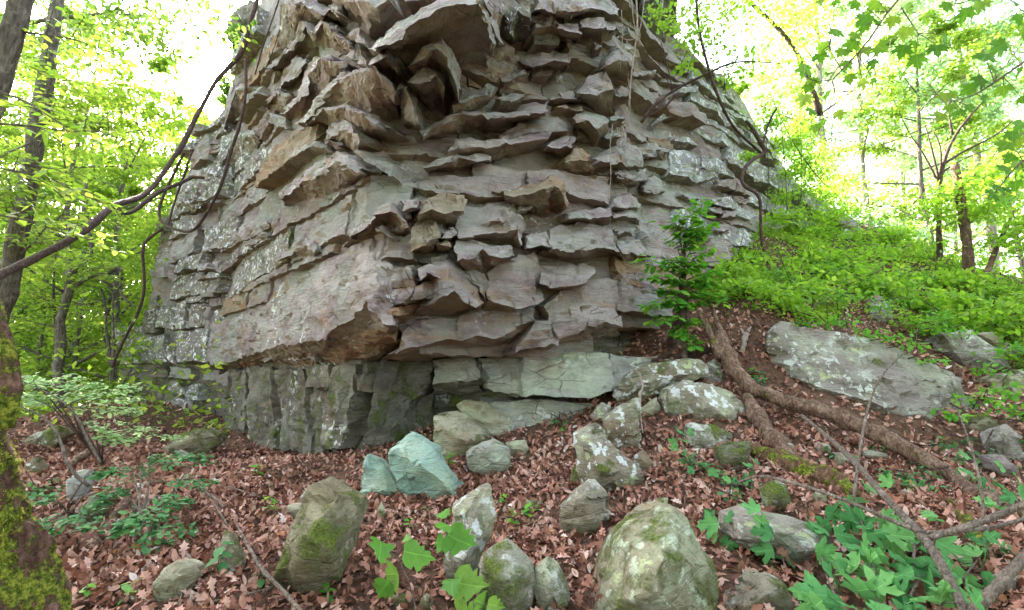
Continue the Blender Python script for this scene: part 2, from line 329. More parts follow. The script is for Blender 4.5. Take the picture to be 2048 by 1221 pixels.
def loft(name, rows, mat, parent, cell=.07, rough=1., label=None, seed=0, chipc=(.30, .30, .13), chipa=.03):
    prm = lin(rows, 0); uni = np.unique(np.round(np.concatenate(prm), 3))
    wid = max(np.linalg.norm(r[-1] - r[0]) for r in rows); ext = np.linspace(0, 1, max(2, int(wid / cell) + 1))
    keep = [t for t in ext if np.abs(uni - t).min() > .35 * cell / max(wid, .05)]; ts = np.sort(np.r_[uni, keep])
    RS = [np.stack([np.interp(ts, pr, r[:, k]) for k in range(3)], -1) for r, pr in zip(rows, prm)]
    full = []
    m = len(RS)
    for i in range(m):
        a, b = RS[i], RS[(i + 1) % m]; dist = np.median(np.linalg.norm(b - a, axis=1)); k = max(1, int(min(dist, 2.) / (cell if i not in (m - 1,) else .5)))
        for j in range(k): full.append(a + (b - a) * (j / k))
    A = np.array(full); R_, Q = A.shape[:2]
    V = A.reshape(-1, 3)
    idx = np.arange(R_ * Q).reshape(R_, Q); nx = np.roll(idx, -1, 0)
    F = np.stack([idx[:, :-1], idx[:, 1:], nx[:, 1:], nx[:, :-1]], -1).reshape(-1, 4)
    c0 = A[:, 0].mean(0); c1 = A[:, -1].mean(0); i0 = len(V)
    V = np.vstack([V, c0, c1]); r0 = idx[:, 0]; r1 = idx[:, -1]
    T = np.vstack([np.stack([r0, np.roll(r0, -1), np.full(R_, i0)], -1), np.stack([np.roll(r1, -1), r1, np.full(R_, i0 + 1)], -1)])
    V = V + rough * (.034 * vec_noise(V * 2.1, 3, 2) + .018 * vec_noise(V * 8, 4, 2) + chip(V, chipc, chipa, .5, 9) + chip(V, (.12, .12, .05), .013, .6, 21))
    o = mesh(name, V, [F, T], mat, parent, smooth=True); orient(o); o.data.set_sharp_from_angle(angle=rad(28))
    if label: o['label'] = label
    return o
def hull_dirs(pxs): return inward(pxs)
def ledge(reg, T, E, U=None, d=(.15, .3, 0), base='hi', mat='cliff', back=.6, label=None, name='rock_block', rough=1.):
    t = R2(reg, T); e = R2(reg, E)
    if t[0, 0] > t[-1, 0]: t = t[::-1]
    if e[0, 0] > e[-1, 0]: e = e[::-1]
    t3 = at_cliff(t, d[0], base); e3 = at_cliff(e, d[1], base)
    if U is not None:
        uu = R2(reg, U)
        if uu[0, 0] > uu[-1, 0]: uu = uu[::-1]
        u3 = at_cliff(uu, d[2], base); upx = uu[:, 0]
        u3[:, 2] = np.minimum(u3[:, 2], np.interp(u3[:, 0], e3[:, 0], e3[:, 2]) + .05) if False else u3[:, 2]
    else:
        u3 = e3 + inward(e[:, 0]) * (d[1] - d[2] + .25) + np.array([0, 0, -.03]); upx = e[:, 0]
    bt = t3 + inward(t[:, 0]) * (back + d[0]) + np.array([0, 0, .02]); bu = u3 + inward(upx) * back
    hr = random.Random(int(t[0, 0] * 7 + t[0, 1])); k_ = hr.uniform(.3, .7); mid = np.stack([np.interp(np.linspace(0, 1, 7), np.linspace(0, 1, len(t3)), t3[:, j]) for j in range(3)], -1) * (1 - k_) + np.stack([np.interp(np.linspace(0, 1, 7), np.linspace(0, 1, len(e3)), e3[:, j]) for j in range(3)], -1) * k_
    mid = mid - inward(np.interp(np.linspace(0, 1, 7), np.linspace(0, 1, len(t)), t[:, 0])) * np.array([hr.uniform(-.04, .07) for _ in range(7)])[:, None]
    return loft(name, [bt, t3, mid, e3, u3, bu], M[mat], cliff, label=label, rough=rough)

# traced blocks:  region, top edge, lip, back of the underside, offsets
LEDGES = [
 ('A', [(260,420),(430,240),(490,140),(545,175),(590,112),(665,148),(780,265)], [(290,420),(455,250),(500,165),(556,205),(600,130),(655,165),(765,290)], [(330,440),(470,330),(540,300),(600,300),(690,310),(750,330)], (.35,.75,.0)),
 ('A', [(340,700),(470,560),(490,430),(560,350),(640,345),(745,400)], [(365,700),(490,570),(505,450),(580,365),(650,368),(738,415)], [(380,745),(470,730),(560,640),(610,600),(640,530),(690,450)], (.4,.75,0)),
 ('A', [(440,750),(600,560),(700,450),(790,410),(870,430),(930,430),(1000,510),(1040,560)], [(500,745),(620,600),(690,490),(780,440),(875,445),(900,440),(985,510),(1030,575)], [(560,745),(700,800),(920,840),(1040,830),(1100,790),(1060,700)], (.55,.95,-.2)),
 ('A', [(1030,550),(1080,500),(1110,540),(1160,600),(1185,760)], [(1045,580),(1085,530),(1120,590),(1140,660),(1165,760)], [(1050,640),(1060,780),(1110,800),(1150,790)], (.5,.8,0)),
 ('A', [(500,740),(620,640),(665,655),(720,630),(830,680),(915,750)], [(500,760),(620,665),(665,675),(720,650),(830,700),(910,770)], [(560,760),(700,790),(840,840),(900,830)], (.6,.85,.2)),
 ('A', [(890,400),(930,330),(1000,305),(1060,350),(1075,420)], [(905,400),(940,365),(990,340),(1040,380),(1060,430)], [(930,430),(1000,480),(1050,450),(1065,440)], (.4,.7,.1)),
 ('A', [(880,290),(1000,190),(1100,140),(1200,60),(1420,-10),(1560,-10),(1620,100),(1645,250)], [(925,290),(1085,230),(1110,190),(1250,90),(1460,5),(1530,20),(1590,140),(1625,260)], [(930,320),(1080,370),(1130,380),(1250,440),(1430,490),(1540,470),(1600,470),(1640,360)], (.7,1.15,-.3)),
 ('A', [(1130,390),(1230,290),(1300,230),(1370,300),(1420,400),(1440,550)], [(1220,350),(1270,310),(1300,300),(1350,350),(1390,450),(1430,560)], [(1240,390),(1300,440),(1380,570),(1400,580)], (.7,1.0,.2)),
 ('A', [(1120,480),(1220,400),(1280,440),(1310,460),(1335,520)], [(1130,500),(1190,500),(1285,450),(1310,480),(1330,540)], [(1190,560),(1200,640),(1300,630),(1320,600)], (.6,.9,.1)),
 ('A', [(340,-30),(530,0),(600,75),(640,30),(710,50)], [(340,30),(520,40),(590,100),(640,50),(705,85)], [(300,350),(430,240),(490,140),(590,130),(700,130)], (.7,1.0,.1)),
 ('A', [(640,-60),(900,-60),(1050,-50)], [(650,-10),(890,10),(930,35),(1000,-10)], [(720,150),(850,130),(900,260),(1000,170)], (.7,1.0,.1)),
 ('A', [(1560,-30),(1620,-30),(1690,-30)], [(1580,10),(1640,120),(1690,250)], [(1640,270),(1660,290),(1692,280)], (.5,.8,.2)),
 ('A', [(1380,610),(1600,515),(1640,540)], [(1385,640),(1560,580),(1620,560)], None, (.25,.4,.1)),
 ('A', [(1660,600),(1720,565),(1825,575)], [(1670,630),(1740,630),(1830,600)], None, (.25,.4,.1)),
 ('A', [(1200,800),(1300,745),(1450,680),(1560,690),(1700,700),(1960,650)], [(1200,850),(1320,770),(1440,710),(1580,700),(1610,730),(1700,720),(1960,700)], [(1200,880),(1400,860),(1560,790),(1640,810),(1800,760),(1900,740)], (.3,.6,.0)),
 ('A', [(1370,890),(1410,850),(1600,860),(1800,840),(1984,790)], [(1365,920),(1430,890),(1600,890),(1820,870),(1984,840)], None, (.3,.45,.15)),
 ('A', [(1215,1010),(1400,930),(1600,940),(1640,950)], [(1230,1030),(1400,990),(1440,965),(1620,970)], [(1260,1045),(1400,1040),(1560,990),(1640,985)], (.25,.4,.05)),
 ('A', [(610,830),(640,760),(720,725),(790,780),(830,850)], [(615,850),(680,800),(780,800),(820,880)], [(640,870),(720,910),(800,930),(825,920)], (.45,.7,.3)),
 ('A', [(605,850),(640,835),(690,870)], [(615,870),(650,850),(690,890)], [(650,905),(690,915)], (.5,.65,.35)),
 ('A', [(350,1000),(450,880),(530,850),(600,870),(650,910)], [(380,1000),(470,930),(520,895),(600,890),(640,915)], [(400,1010),(480,960),(560,950),(640,930)], (.35,.55,.1)),
 ('A', [(330,1180),(470,1070),(560,970),(680,925),(760,950),(830,1030)], [(350,1221),(480,1120),(600,1040),(680,985),(740,1010),(820,1060)], [(380,1270),(560,1260),(700,1240),(770,1150),(820,1100)], (.5,.85,-.1)),
 ('A', [(820,910),(900,950),(1020,1020)], [(820,960),(900,1010),(1010,1075)], None, (.3,.45,.1)),
 ('A', [(340,490),(450,330),(495,370)], [(340,535),(440,460),(490,390)], [(345,550),(410,530),(490,420)], (.3,.6,.1)),
 ('A', [(255,640),(310,545),(400,570)], [(260,650),(320,565),(400,590)], [(250,690),(380,690),(400,640)], (.3,.55,.05)),
 ('A', [(205,780),(240,710),(290,695),(370,740)], [(215,850),(260,740),(300,760),(365,790)], None, (.3,.5,.1)),
 ('A', [(740,340),(780,270),(830,260),(880,400)], [(750,370),(800,350),(840,380),(885,420)], None, (.3,.45,.1)),
 ('A', [(750,240),(790,180),(840,190),(870,270)], [(770,260),(810,240),(850,260),(870,290)], None, (.4,.55,.2)),
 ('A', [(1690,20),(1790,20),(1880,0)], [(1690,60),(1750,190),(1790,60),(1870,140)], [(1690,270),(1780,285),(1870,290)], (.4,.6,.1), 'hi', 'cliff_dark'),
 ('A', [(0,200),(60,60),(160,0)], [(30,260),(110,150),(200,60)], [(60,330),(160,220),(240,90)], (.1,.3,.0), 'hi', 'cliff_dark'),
 # left flank, lichen blocks
 ('N', [(0,640),(125,640)], [(0,800),(125,800)], None, (.15,.15,0), 'hi', 'cliff_lichen'),
 ('N', [(135,630),(300,600)], [(130,765),(210,790),(300,785)], None, (.2,.3,0), 'hi', 'cliff_lichen'),
 ('N', [(303,680),(348,690)], [(297,780),(350,795)], None, (.15,.2,0), 'hi', 'cliff_lichen'),
 ('N', [(345,590),(580,565)], [(355,790),(450,785),(575,795)], None, (.2,.32,0), 'hi', 'cliff_lichen'),
 ('N', [(587,570),(700,520)], [(577,800),(725,775)], None, (.22,.35,0), 'hi', 'cliff_lichen'),
 ('N', [(250,420),(350,415)], [(230,560),(335,580)], None, (.15,.2,0), 'hi', 'cliff_lichen'),
 ('N', [(355,400),(440,390)], [(340,578),(415,570)], None, (.2,.25,0), 'hi', 'cliff_lichen'),
 ('N', [(460,410),(540,410)], [(430,565),(525,560)], None, (.15,.2,0), 'hi', 'cliff_lichen'),
 ('N', [(550,430),(590,430)], [(540,555),(580,555)], None, (.18,.22,0)),
 ('N', [(610,450),(670,430)], [(590,550),(665,530)], None, (.15,.2,0), 'hi', 'cliff_lichen'),
 ('N', [(300,200),(330,185),(400,195)], [(300,250),(340,270),(400,240)], None, (.2,.3,0)),
 ('N', [(500,150),(580,140)], [(485,205),(575,190)], None, (.15,.3,0)),
 ('N', [(582,140),(650,130)], [(575,195),(648,205)], None, (.15,.25,0)),
 ('N', [(500,212),(550,207)], [(490,265),(550,250)], None, (.15,.25,0)),
 ('N', [(555,205),(625,200)], [(550,250),(625,240)], None, (.2,.3,0), 'hi', 'cliff_lichen'),
 ('N', [(590,290),(650,285)], [(575,340),(650,345)], None, (.15,.3,0)),
 ('N', [(480,270),(560,260)], [(470,325),(560,320)], None, (.12,.25,0)),
 ('N', [(525,320),(600,310)], [(520,370),(600,365)], None, (.15,.3,0)),
 ('N', [(575,372),(660,360)], [(570,430),(640,415)], None, (.25,.3,0)),
 ('N', [(190,380),(240,360)], [(185,450),(230,455)], None, (.1,.15,0), 'hi', 'cliff_dark'),
 ('N', [(195,190),(290,160)], [(200,240),(290,250)], None, (.1,.2,0)),
 ('N', [(150,460),(235,430)], [(130,600),(225,600)], None, (.1,.15,0), 'hi', 'cliff_dark'),
 ('C', [(480,60),(560,20),(700,40)], [(470,180),(560,140),(600,210),(690,130)], [(450,290),(560,230),(640,220)], (.25,.5,0), 'hi', 'cliff_lichen'),
 ('C', [(430,420),(520,390),(600,300)], [(420,540),(480,520),(560,470)], None, (.2,.4,0)),
 ('L', [(660,560),(720,520),(880,520)], [(640,760),(740,560),(850,570),(890,530)], [(660,850),(800,700),(880,640)], (.2,.45,0), 'hi', 'cliff_lichen'),
 ('L', [(700,240),(740,220),(890,225)], [(670,500),(740,260),(880,250)], [(690,520),(780,430),(880,280)], (.1,.35,0)),
 ('L', [(440,700),(470,640),(560,540)], [(450,780),(520,700),(560,700)], None, (.2,.3,0)),
 ('L', [(380,880),(460,840),(600,830)], [(360,960),(480,1000),(540,900),(610,880)], [(350,1100),(480,1060),(600,980)], (.2,.5,0), 'hi', 'cliff_lichen'),
 ('L', [(330,1000),(420,930)], [(330,1090),(440,1030)], None, (.2,.3,0), 'hi', 'cliff_lichen'),
 ('L', [(240,1090),(300,1060)], [(230,1150),(300,1160)], None, (.1,.2,0), 'hi', 'cliff_dark'),
 ('L', [(830,700),(890,670)], [(835,740),(895,700)], None, (.3,.4,.1)),
 # the prow
 ('C', [(650,920),(820,880),(1100,740),(1320,560),(1640,390),(1790,580)], [(665,1165),(820,1135),(1060,1050),(1240,1030),(1370,1000),(1640,785),(1740,905),(1800,900)], [(700,1185),(900,1180),(1200,1160),(1400,1145),(1600,1140),(1750,1080),(1822,1030)], (.08,.50,-.75)),
 ('C', [(870,1110),(1300,1030),(1560,940),(1690,925),(1815,890)], [(860,1150),(1300,1050),(1560,960),(1690,960),(1822,1000)], [(800,1190),(1200,1180),(1500,1175),(1700,1120),(1815,1050)], (-.25,-.02,-.75), 'hi', 'cliff_orange'),
 ('C', [(1080,490),(1160,450),(1250,380),(1320,420)], [(1090,530),(1160,480),(1250,430),(1315,470)], [(1160,505),(1260,525),(1320,505)], (.15,.42,.05)),
 ('C', [(740,420),(860,310),(960,270),(1040,260)], [(740,470),(850,410),(960,370),(1040,300)], None, (.15,.4,.1)),
 ('C', [(880,400),(960,360),(1010,340)], [(890,440),(960,420),(1020,370)], None, (.2,.4,.1)),
 ('C', [(720,560),(800,520),(860,440)], [(730,600),(800,560),(860,490)], None, (.1,.3,.05)),
 ('D', [(130,370),(260,260),(330,220),(380,155),(420,185),(490,290)], [(150,390),(280,280),(330,240),(390,205),(440,230),(495,320)], [(180,410),(300,310),(420,340),(480,370),(510,350)], (.2,.5,.05)),
 ('D', [(100,430),(250,310),(300,265)], [(110,440),(255,335),(310,285)], None, (.15,.25,.05)),
 ('D', [(330,330),(350,310),(390,350)], [(330,355),(355,345),(400,370)], None, (.2,.3,.1)),
 ('D', [(405,800),(480,785)], [(400,860),(475,850)], [(380,905),(440,905)], (.35,.4,.1), 'hi', 'cliff_orange'),
 ('D', [(560,240),(600,160),(700,110),(800,120),(850,140)], [(565,255),(640,210),(740,240),(840,220),(852,160)], [(600,290),(690,320),(790,325),(845,290)], (.3,.55,.1), 'hi', 'cliff_orange'),
 ('D', [(470,170),(560,150)], [(475,210),(570,200)], [(500,260),(560,240)], (.3,.5,.1)),
 ('D', [(700,345),(800,315)], [(705,380),(760,370),(805,350)], [(770,405),(805,390)], (.25,.35,.1)),
 ('D', [(680,410),(740,385)], [(680,430),(775,440)], [(720,460),(770,470)], (.25,.35,.1), 'hi', 'cliff_orange'),
 ('D', [(560,260),(620,240),(680,300)], [(515,460),(600,430),(650,400),(690,380)], [(550,480),(650,470),(680,450)], (.2,.35,.05), 'hi', 'cliff_orange'),
 ('D', [(395,600),(470,560),(520,555)], [(395,690),(530,680)], None, (.2,.2,0)),
 ('D', [(410,700),(525,685)], [(410,775),(500,770),(530,735)], None, (.25,.3,.1)),
 ('D', [(550,580),(620,545),(695,570)], [(565,640),(620,600),(690,640)], [(580,655),(680,660)], (.25,.4,.15)),
 ('D', [(535,690),(620,660),(690,660)], [(540,750),(620,745),(700,740)], None, (.22,.3,.1)),
 ('D', [(640,500),(760,470),(830,570),(900,650),(970,790)], [(700,745),(780,700),(860,770),(930,815)], [(460,910),(560,915),(700,880),(850,850),(960,825)], (.15,.5,-.15)),
 ('D', [(790,400),(910,390),(1000,430),(1130,420),(1140,490)], [(800,530),(870,520),(920,510),(950,460),(1020,500),(1140,500)], [(860,590),(960,630),(1060,600),(1140,550)], (.2,.5,.05)),
 ('D', [(830,180),(1150,160),(1190,230),(1220,300)], [(810,390),(940,380),(1060,360),(1180,340),(1200,420)], [(830,410),(980,410),(1080,430),(1180,450)], (.1,.3,.0)),
 ('D', [(1010,285),(1060,258),(1105,275)], [(1015,300),(1060,275),(1100,300)], None, (.3,.4,.25)),
 ('D', [(1020,90),(1200,70),(1280,40),(1380,10),(1450,30),(1465,170)], [(1200,130),(1290,105),(1390,55),(1440,80),(1460,190)], [(1215,230),(1300,260),(1420,235),(1465,205)], (.3,.65,.0), 'hi', 'cliff_orange'),
 ('D', [(500,60),(760,0),(1020,20),(1200,0)], [(600,110),(850,120),(1020,135),(1200,125)], None, (.12,.25,.0)),
 ('D', [(1190,180),(1250,170)], [(1195,215),(1255,210)], None, (.1,.25,0)),
 ('D', [(1230,370),(1350,365),(1380,410)], [(1235,430),(1330,425),(1380,430)], [(1260,470),(1380,460)], (.2,.4,0)),
 ('D', [(1385,330),(1500,300),(1750,310),(1780,440)], [(1380,440),(1500,470),(1600,460),(1690,440),(1790,480)], [(1290,500),(1400,530),(1560,540),(1700,500),(1800,490)], (.15,.45,-.05)),
 ('D', [(1470,230),(1600,220),(1740,200),(1755,235)], [(1480,265),(1600,270),(1750,250)], [(1480,300),(1600,315),(1750,300)], (.2,.5,.05)),
 ('D', [(470,960),(560,900),(760,880),(960,840),(1100,830),(1290,820)], [(480,1060),(600,1040),(750,1010),(860,1010),(940,970),(1070,1000),(1170,940),(1280,890)], [(330,1130),(600,1120),(850,1090),(1000,1095),(1150,1070),(1260,1000),(1350,960)], (.0,.3,-.5)),
 ('D', [(990,600),(1150,500),(1270,480),(1300,560),(1345,720)], [(1000,790),(1100,820),(1160,830),(1280,800),(1345,770)], None, (.15,.35,.1)),
 ('D', [(1310,570),(1500,540),(1650,560)], [(1310,660),(1400,690),(1500,680),(1610,650)], [(1360,710),(1500,705),(1600,670)], (.1,.35,0)),
 ('D', [(1340,800),(1550,640),(1780,640),(1790,830)], [(1430,1000),(1540,970),(1610,920),(1680,910),(1800,850)], [(1430,1050),(1560,1040),(1700,1000),(1790,975)], (.1,.3,-.25)),
 ('D', [(1290,890),(1420,890),(1430,960)], [(1150,1085),(1280,1050),(1380,1020),(1430,1040)], None, (.2,.35,-.1)),
 ('D', [(1620,870),(1720,860),(1810,850)], [(1610,920),(1680,935),(1730,900),(1820,930)], None, (.3,.4,0)),
 ('D', [(820,580),(880,570),(980,600)], [(880,640),(940,700),(990,780)], None, (.15,.25,0)),
 # right face
 ('E', [(430,600),(600,590),(700,650)], [(425,820),(520,830),(620,860),(750,880)], None, (.1,.2,-.2)),
 ('E', [(560,80),(640,40),(700,60)], [(560,95),(620,110),(700,95)], [(580,130),(690,130)], (.25,.45,.05)),
 ('E', [(430,0),(590,-40)], [(435,15),(520,40),(590,30)], [(520,80),(580,60)], (.25,.45,.05)),
 ('E', [(395,150),(480,110),(550,180)], [(400,190),(460,200),(545,215)], None, (.2,.35,.05)),
 ('E', [(380,230),(550,225)], [(385,255),(545,265)], [(400,285),(545,298)], (.2,.45,0)),
 ('E', [(400,335),(510,330)], [(405,365),(505,350)], [(420,385),(510,383)], (.2,.4,0)),
 ('E', [(420,400),(560,390),(590,440)], [(430,480),(500,470),(590,500)], [(470,525),(560,530)], (.15,.4,0)),
 ('E', [(1000,160),(1100,130),(1140,200)], [(1000,170),(1045,200),(1130,210)], [(1050,215),(1135,225)], (.2,.4,0), 'hi', 'cliff_pale'),
 ('E', [(985,200),(1040,195)], [(985,215),(1045,240)], [(1005,260),(1040,260)], (.15,.35,0)),
 ('E', [(1060,225),(1135,220)], [(1060,255),(1130,260)], [(1080,290),(1120,295)], (.2,.4,0)),
 ('E', [(1010,310),(1060,290),(1100,310)], [(1010,340),(1060,345),(1100,330)], [(1020,370),(1060,360)], (.15,.35,0)),
 ('E', [(900,385),(990,380)], [(905,405),(985,405)], None, (.15,.3,0)),
 ('E', [(800,110),(910,130)], [(805,125),(860,150),(915,150)], None, (.15,.3,0)),
 ('E', [(570,350),(640,330)], [(580,385),(640,360)], None, (.15,.25,0)),
 ('E', [(1145,195),(1240,240)], [(1140,240),(1190,275),(1250,270)], None, (.2,.35,0), 'hi', 'cliff_pale'),
 ('E', [(1130,130),(1220,150)], [(1130,165),(1200,185)], None, (.15,.3,0)),
 ('B', [(220,-30),(400,-40),(640,-40),(700,20)], [(220,60),(330,85),(450,55),(600,65),(720,95)], [(240,95),(480,115),(720,125)], (.3,.5,.1)),
 ('B', [(195,100),(320,80),(345,140)], [(200,175),(330,160),(345,190)], None, (.2,.4,.1)),
 ('B', [(200,210),(335,200)], [(200,280),(340,285)], None, (.3,.35,.1), 'hi', 'cliff_dark'),
 ('B', [(345,140),(460,130),(490,190)], [(345,190),(470,215),(490,230)], [(350,230),(400,270),(480,272)], (.25,.5,.05)),
 ('B', [(490,130),(600,112),(700,155)], [(495,175),(640,180),(700,180)], [(510,230),(620,265),(690,240)], (.3,.55,.1)),
 ('B', [(575,262),(615,280)], [(570,310),(615,300)], [(580,380),(612,375)], (.2,.4,0)),
 ('B', [(640,380),(720,268),(800,325),(810,400)], [(640,400),(710,370),(780,370),(810,420)], [(640,470),(700,490),(780,550),(800,545)], (.35,.6,.1)),
 ('B', [(100,320),(250,305),(400,310),(420,380)], [(150,400),(200,420),(320,380),(420,400)], [(170,435),(400,435)], (.15,.35,.05)),
 ('B', [(0,470),(90,410),(180,405)], [(20,500),(110,470),(185,460)], None, (.15,.3,.1)),
 ('B', [(190,410),(320,405)], [(195,470),(325,460)], None, (.1,.2,.05)),
 ('B', [(470,550),(560,460),(640,440),(680,550)], [(480,575),(600,580),(640,560),(690,555)], [(500,620),(580,690),(685,720)], (.25,.6,.05)),
 ('B', [(320,600),(440,555),(485,595)], [(320,620),(400,610),(485,605)], [(340,643),(480,638)], (.15,.35,0)),
 ('B', [(340,650),(490,640),(520,660)], [(345,670),(430,680),(515,670)], None, (.15,.3,0)),
 ('B', [(460,700),(560,680),(650,730)], [(465,760),(530,740),(580,790),(655,750)], [(520,800),(575,890),(650,845)], (.25,.55,.05)),
 ('B', [(0,840),(200,735),(360,730),(415,780)], [(0,880),(150,825),(300,800),(415,810)], None, (.15,.35,.05)),
 ('B', [(290,880),(400,820),(445,830)], [(290,895),(380,900),(450,900)], [(330,940),(400,965),(450,942)], (.2,.45,0)),
 ('B', [(400,980),(450,890),(540,960)], [(400,1000),(530,990)], [(450,1085),(620,1092)], (.25,.45,-.05), 'hi', 'cliff_orange'),
 ('B', [(560,980),(700,890),(840,890),(880,970)], [(610,1000),(720,1000),(870,1020)], None, (.15,.4,0)),
 ('B', [(720,1050),(850,1030),(890,1095)], [(730,1100),(840,1100),(895,1110)], [(780,1130),(890,1150)], (.15,.45,0)),
 ('B', [(870,1140),(940,1070),(1000,1110)], [(865,1155),(1000,1165)], [(890,1192),(1000,1192)], (.2,.45,0)),
 ('B', [(970,920),(1050,910)], [(975,940),(1030,930)], [(980,1060),(1030,1000)], (.15,.4,0)),
 ('B', [(890,940),(940,930)], [(900,960),(945,965)], [(905,1000),(940,1000)], (.1,.3,0)),
 ('B', [(1390,970),(1480,960),(1590,975)], [(1400,990),(1500,1050),(1580,1060)], [(1430,1085),(1580,1092)], (.2,.5,0)),
 ('B', [(870,-60),(1090,-60)], [(880,-10),(1080,0)], [(880,240),(1010,270),(1080,160)], (.5,.8,-.1), 'hi', 'cliff_dark'),
 ('B', [(810,440),(935,430)], [(815,460),(935,450)], [(820,480),(935,485)], (.15,.4,0)),
 ('B', [(690,560),(780,540)], [(710,590),(790,600)], [(720,640),(790,660)], (.2,.4,0)),
 ('B', [(665,720),(750,690)], [(670,740),(750,720)], [(690,775),(750,765)], (.15,.35,0)),
 ('B', [(640,830),(720,790)], [(645,850),(720,840)], [(660,885),(725,880)], (.15,.35,0)),
 ('B', [(1060,840),(1170,850),(1200,880)], [(1070,860),(1150,880),(1200,895)], None, (.12,.25,0), 'hi', 'cliff_pale'),
 ('B', [(1040,920),(1180,930),(1280,1010),(1340,1070)], [(1040,1060),(1150,1090),(1200,1110),(1330,1085)], None, (.15,.3,0), 'hi', 'cliff_pale'),
 ('B', [(1210,950),(1330,960),(1430,1060)], [(1230,1020),(1340,1060),(1430,1090)], None, (.12,.25,0), 'hi', 'cliff_pale'),
 ('B', [(1090,540),(1200,520)], [(1090,560),(1210,565)], None, (.1,.25,0), 'hi', 'cliff_pale'),
 ('B', [(1080,700),(1170,690)], [(1085,730),(1165,745)], None, (.1,.25,0), 'hi', 'cliff_pale'),
 ('B', [(960,720),(1080,660)], [(965,750),(1090,700)], None, (.1,.2,0), 'hi', 'cliff_pale'),
 ('B', [(1330,1110),(1440,1090)], [(1340,1140),(1440,1160)], None, (.15,.35,0)),
 ('B', [(1440,1090),(1530,1140)], [(1440,1170),(1530,1200)], None, (.15,.3,0)),
 # lower wall in the recess
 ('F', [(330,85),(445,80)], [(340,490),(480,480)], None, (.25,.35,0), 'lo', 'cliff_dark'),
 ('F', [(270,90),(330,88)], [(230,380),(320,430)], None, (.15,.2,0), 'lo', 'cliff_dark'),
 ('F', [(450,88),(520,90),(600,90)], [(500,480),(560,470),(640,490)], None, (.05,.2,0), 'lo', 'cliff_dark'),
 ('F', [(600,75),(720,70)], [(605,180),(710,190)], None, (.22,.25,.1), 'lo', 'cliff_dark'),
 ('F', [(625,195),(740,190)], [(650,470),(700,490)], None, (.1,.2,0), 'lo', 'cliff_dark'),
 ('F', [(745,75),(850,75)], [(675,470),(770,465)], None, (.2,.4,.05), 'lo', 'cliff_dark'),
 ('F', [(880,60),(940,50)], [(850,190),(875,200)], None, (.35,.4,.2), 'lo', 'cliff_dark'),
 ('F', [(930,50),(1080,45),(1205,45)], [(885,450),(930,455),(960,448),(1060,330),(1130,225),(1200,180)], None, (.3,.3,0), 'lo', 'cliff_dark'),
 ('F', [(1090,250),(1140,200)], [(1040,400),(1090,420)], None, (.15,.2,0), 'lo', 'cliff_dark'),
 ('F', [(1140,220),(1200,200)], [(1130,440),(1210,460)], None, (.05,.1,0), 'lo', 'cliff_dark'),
 ('N', [(190,820),(300,820)], [(165,880),(290,895)], None, (.2,.25,0), 'lo', 'cliff_dark'),
 ('N', [(310,815),(460,825)], [(290,890),(440,900)], None, (.3,.35,0), 'lo', 'bed'),
 ('N', [(320,905),(400,910)], [(300,970),(420,1000)], None, (.25,.3,0), 'lo', 'cliff_lichen'),
 ('N', [(440,930),(495,925)], [(430,1025),(520,1040)], None, (.35,.35,.1), 'lo', 'cliff_pale'),
 ('N', [(320,1010),(485,1030)], [(305,1165),(470,1195)], None, (.2,.25,0), 'lo', 'cliff_lichen'),
 ('N', [(500,1010),(640,905)], [(490,1190),(600,1195)], None, (.1,.15,0), 'lo', 'cliff_dark'),
 ('N', [(520,850),(640,820)], [(520,900),(610,905)], None, (.2,.25,0), 'lo', 'cliff'),
 ('N', [(620,860),(700,850)], [(610,920),(690,945)], None, (.35,.4,.1), 'lo', 'cliff'),
 ('N', [(706,840),(770,845)], [(706,890),(740,905)], None, (.25,.3,.1), 'lo', 'cliff_dark'),
 ('N', [(650,950),(730,950)], [(640,1020),(720,1020)], None, (.2,.25,0), 'lo', 'cliff_dark'),
 ('N', [(205,900),(290,905)], [(200,1050),(270,1090)], None, (.05,.1,0), 'lo', 'cliff_dark'),
 ('N', [(0,830),(100,830)], [(0,1000),(80,1020)], None, (.1,.1,0), 'lo', 'cliff_dark'),
 ('G', [(270,50),(450,20),(480,110)], [(268,165),(400,150),(482,145)], [(262,205),(400,210),(500,200)], (.55,.65,.2), 'lo', 'bed'),
 ('G', [(455,40),(520,50)], [(485,150),(540,180)], None, (.3,.4,.1), 'lo', 'bed'),
 ('G', [(480,40),(700,32)], [(540,185),(695,205)], None, (.4,.45,.1), 'lo', 'bed'),
 ('G', [(700,30),(800,12),(1000,18),(1095,28)], [(695,210),(850,218),(1000,225),(1110,200)], None, (.55,.6,.1), 'lo', 'bed'),
 ('G', [(1098,28),(1240,30),(1330,30)], [(1112,200),(1200,180),(1290,150)], None, (.45,.5,.1), 'lo', 'bed'),
 ('G', [(520,250),(700,235),(850,245),(1040,262)], [(600,410),(760,430),(900,440),(1020,440)], None, (.35,.5,.1), 'lo', 'bed'),
 ('E', [(430,900),(600,880),(740,890)], [(420,1045),(600,1050),(700,1040)], None, (-.1,-.05,-.2), 'lo', 'cliff_dark'),
]
SPECIAL = {}
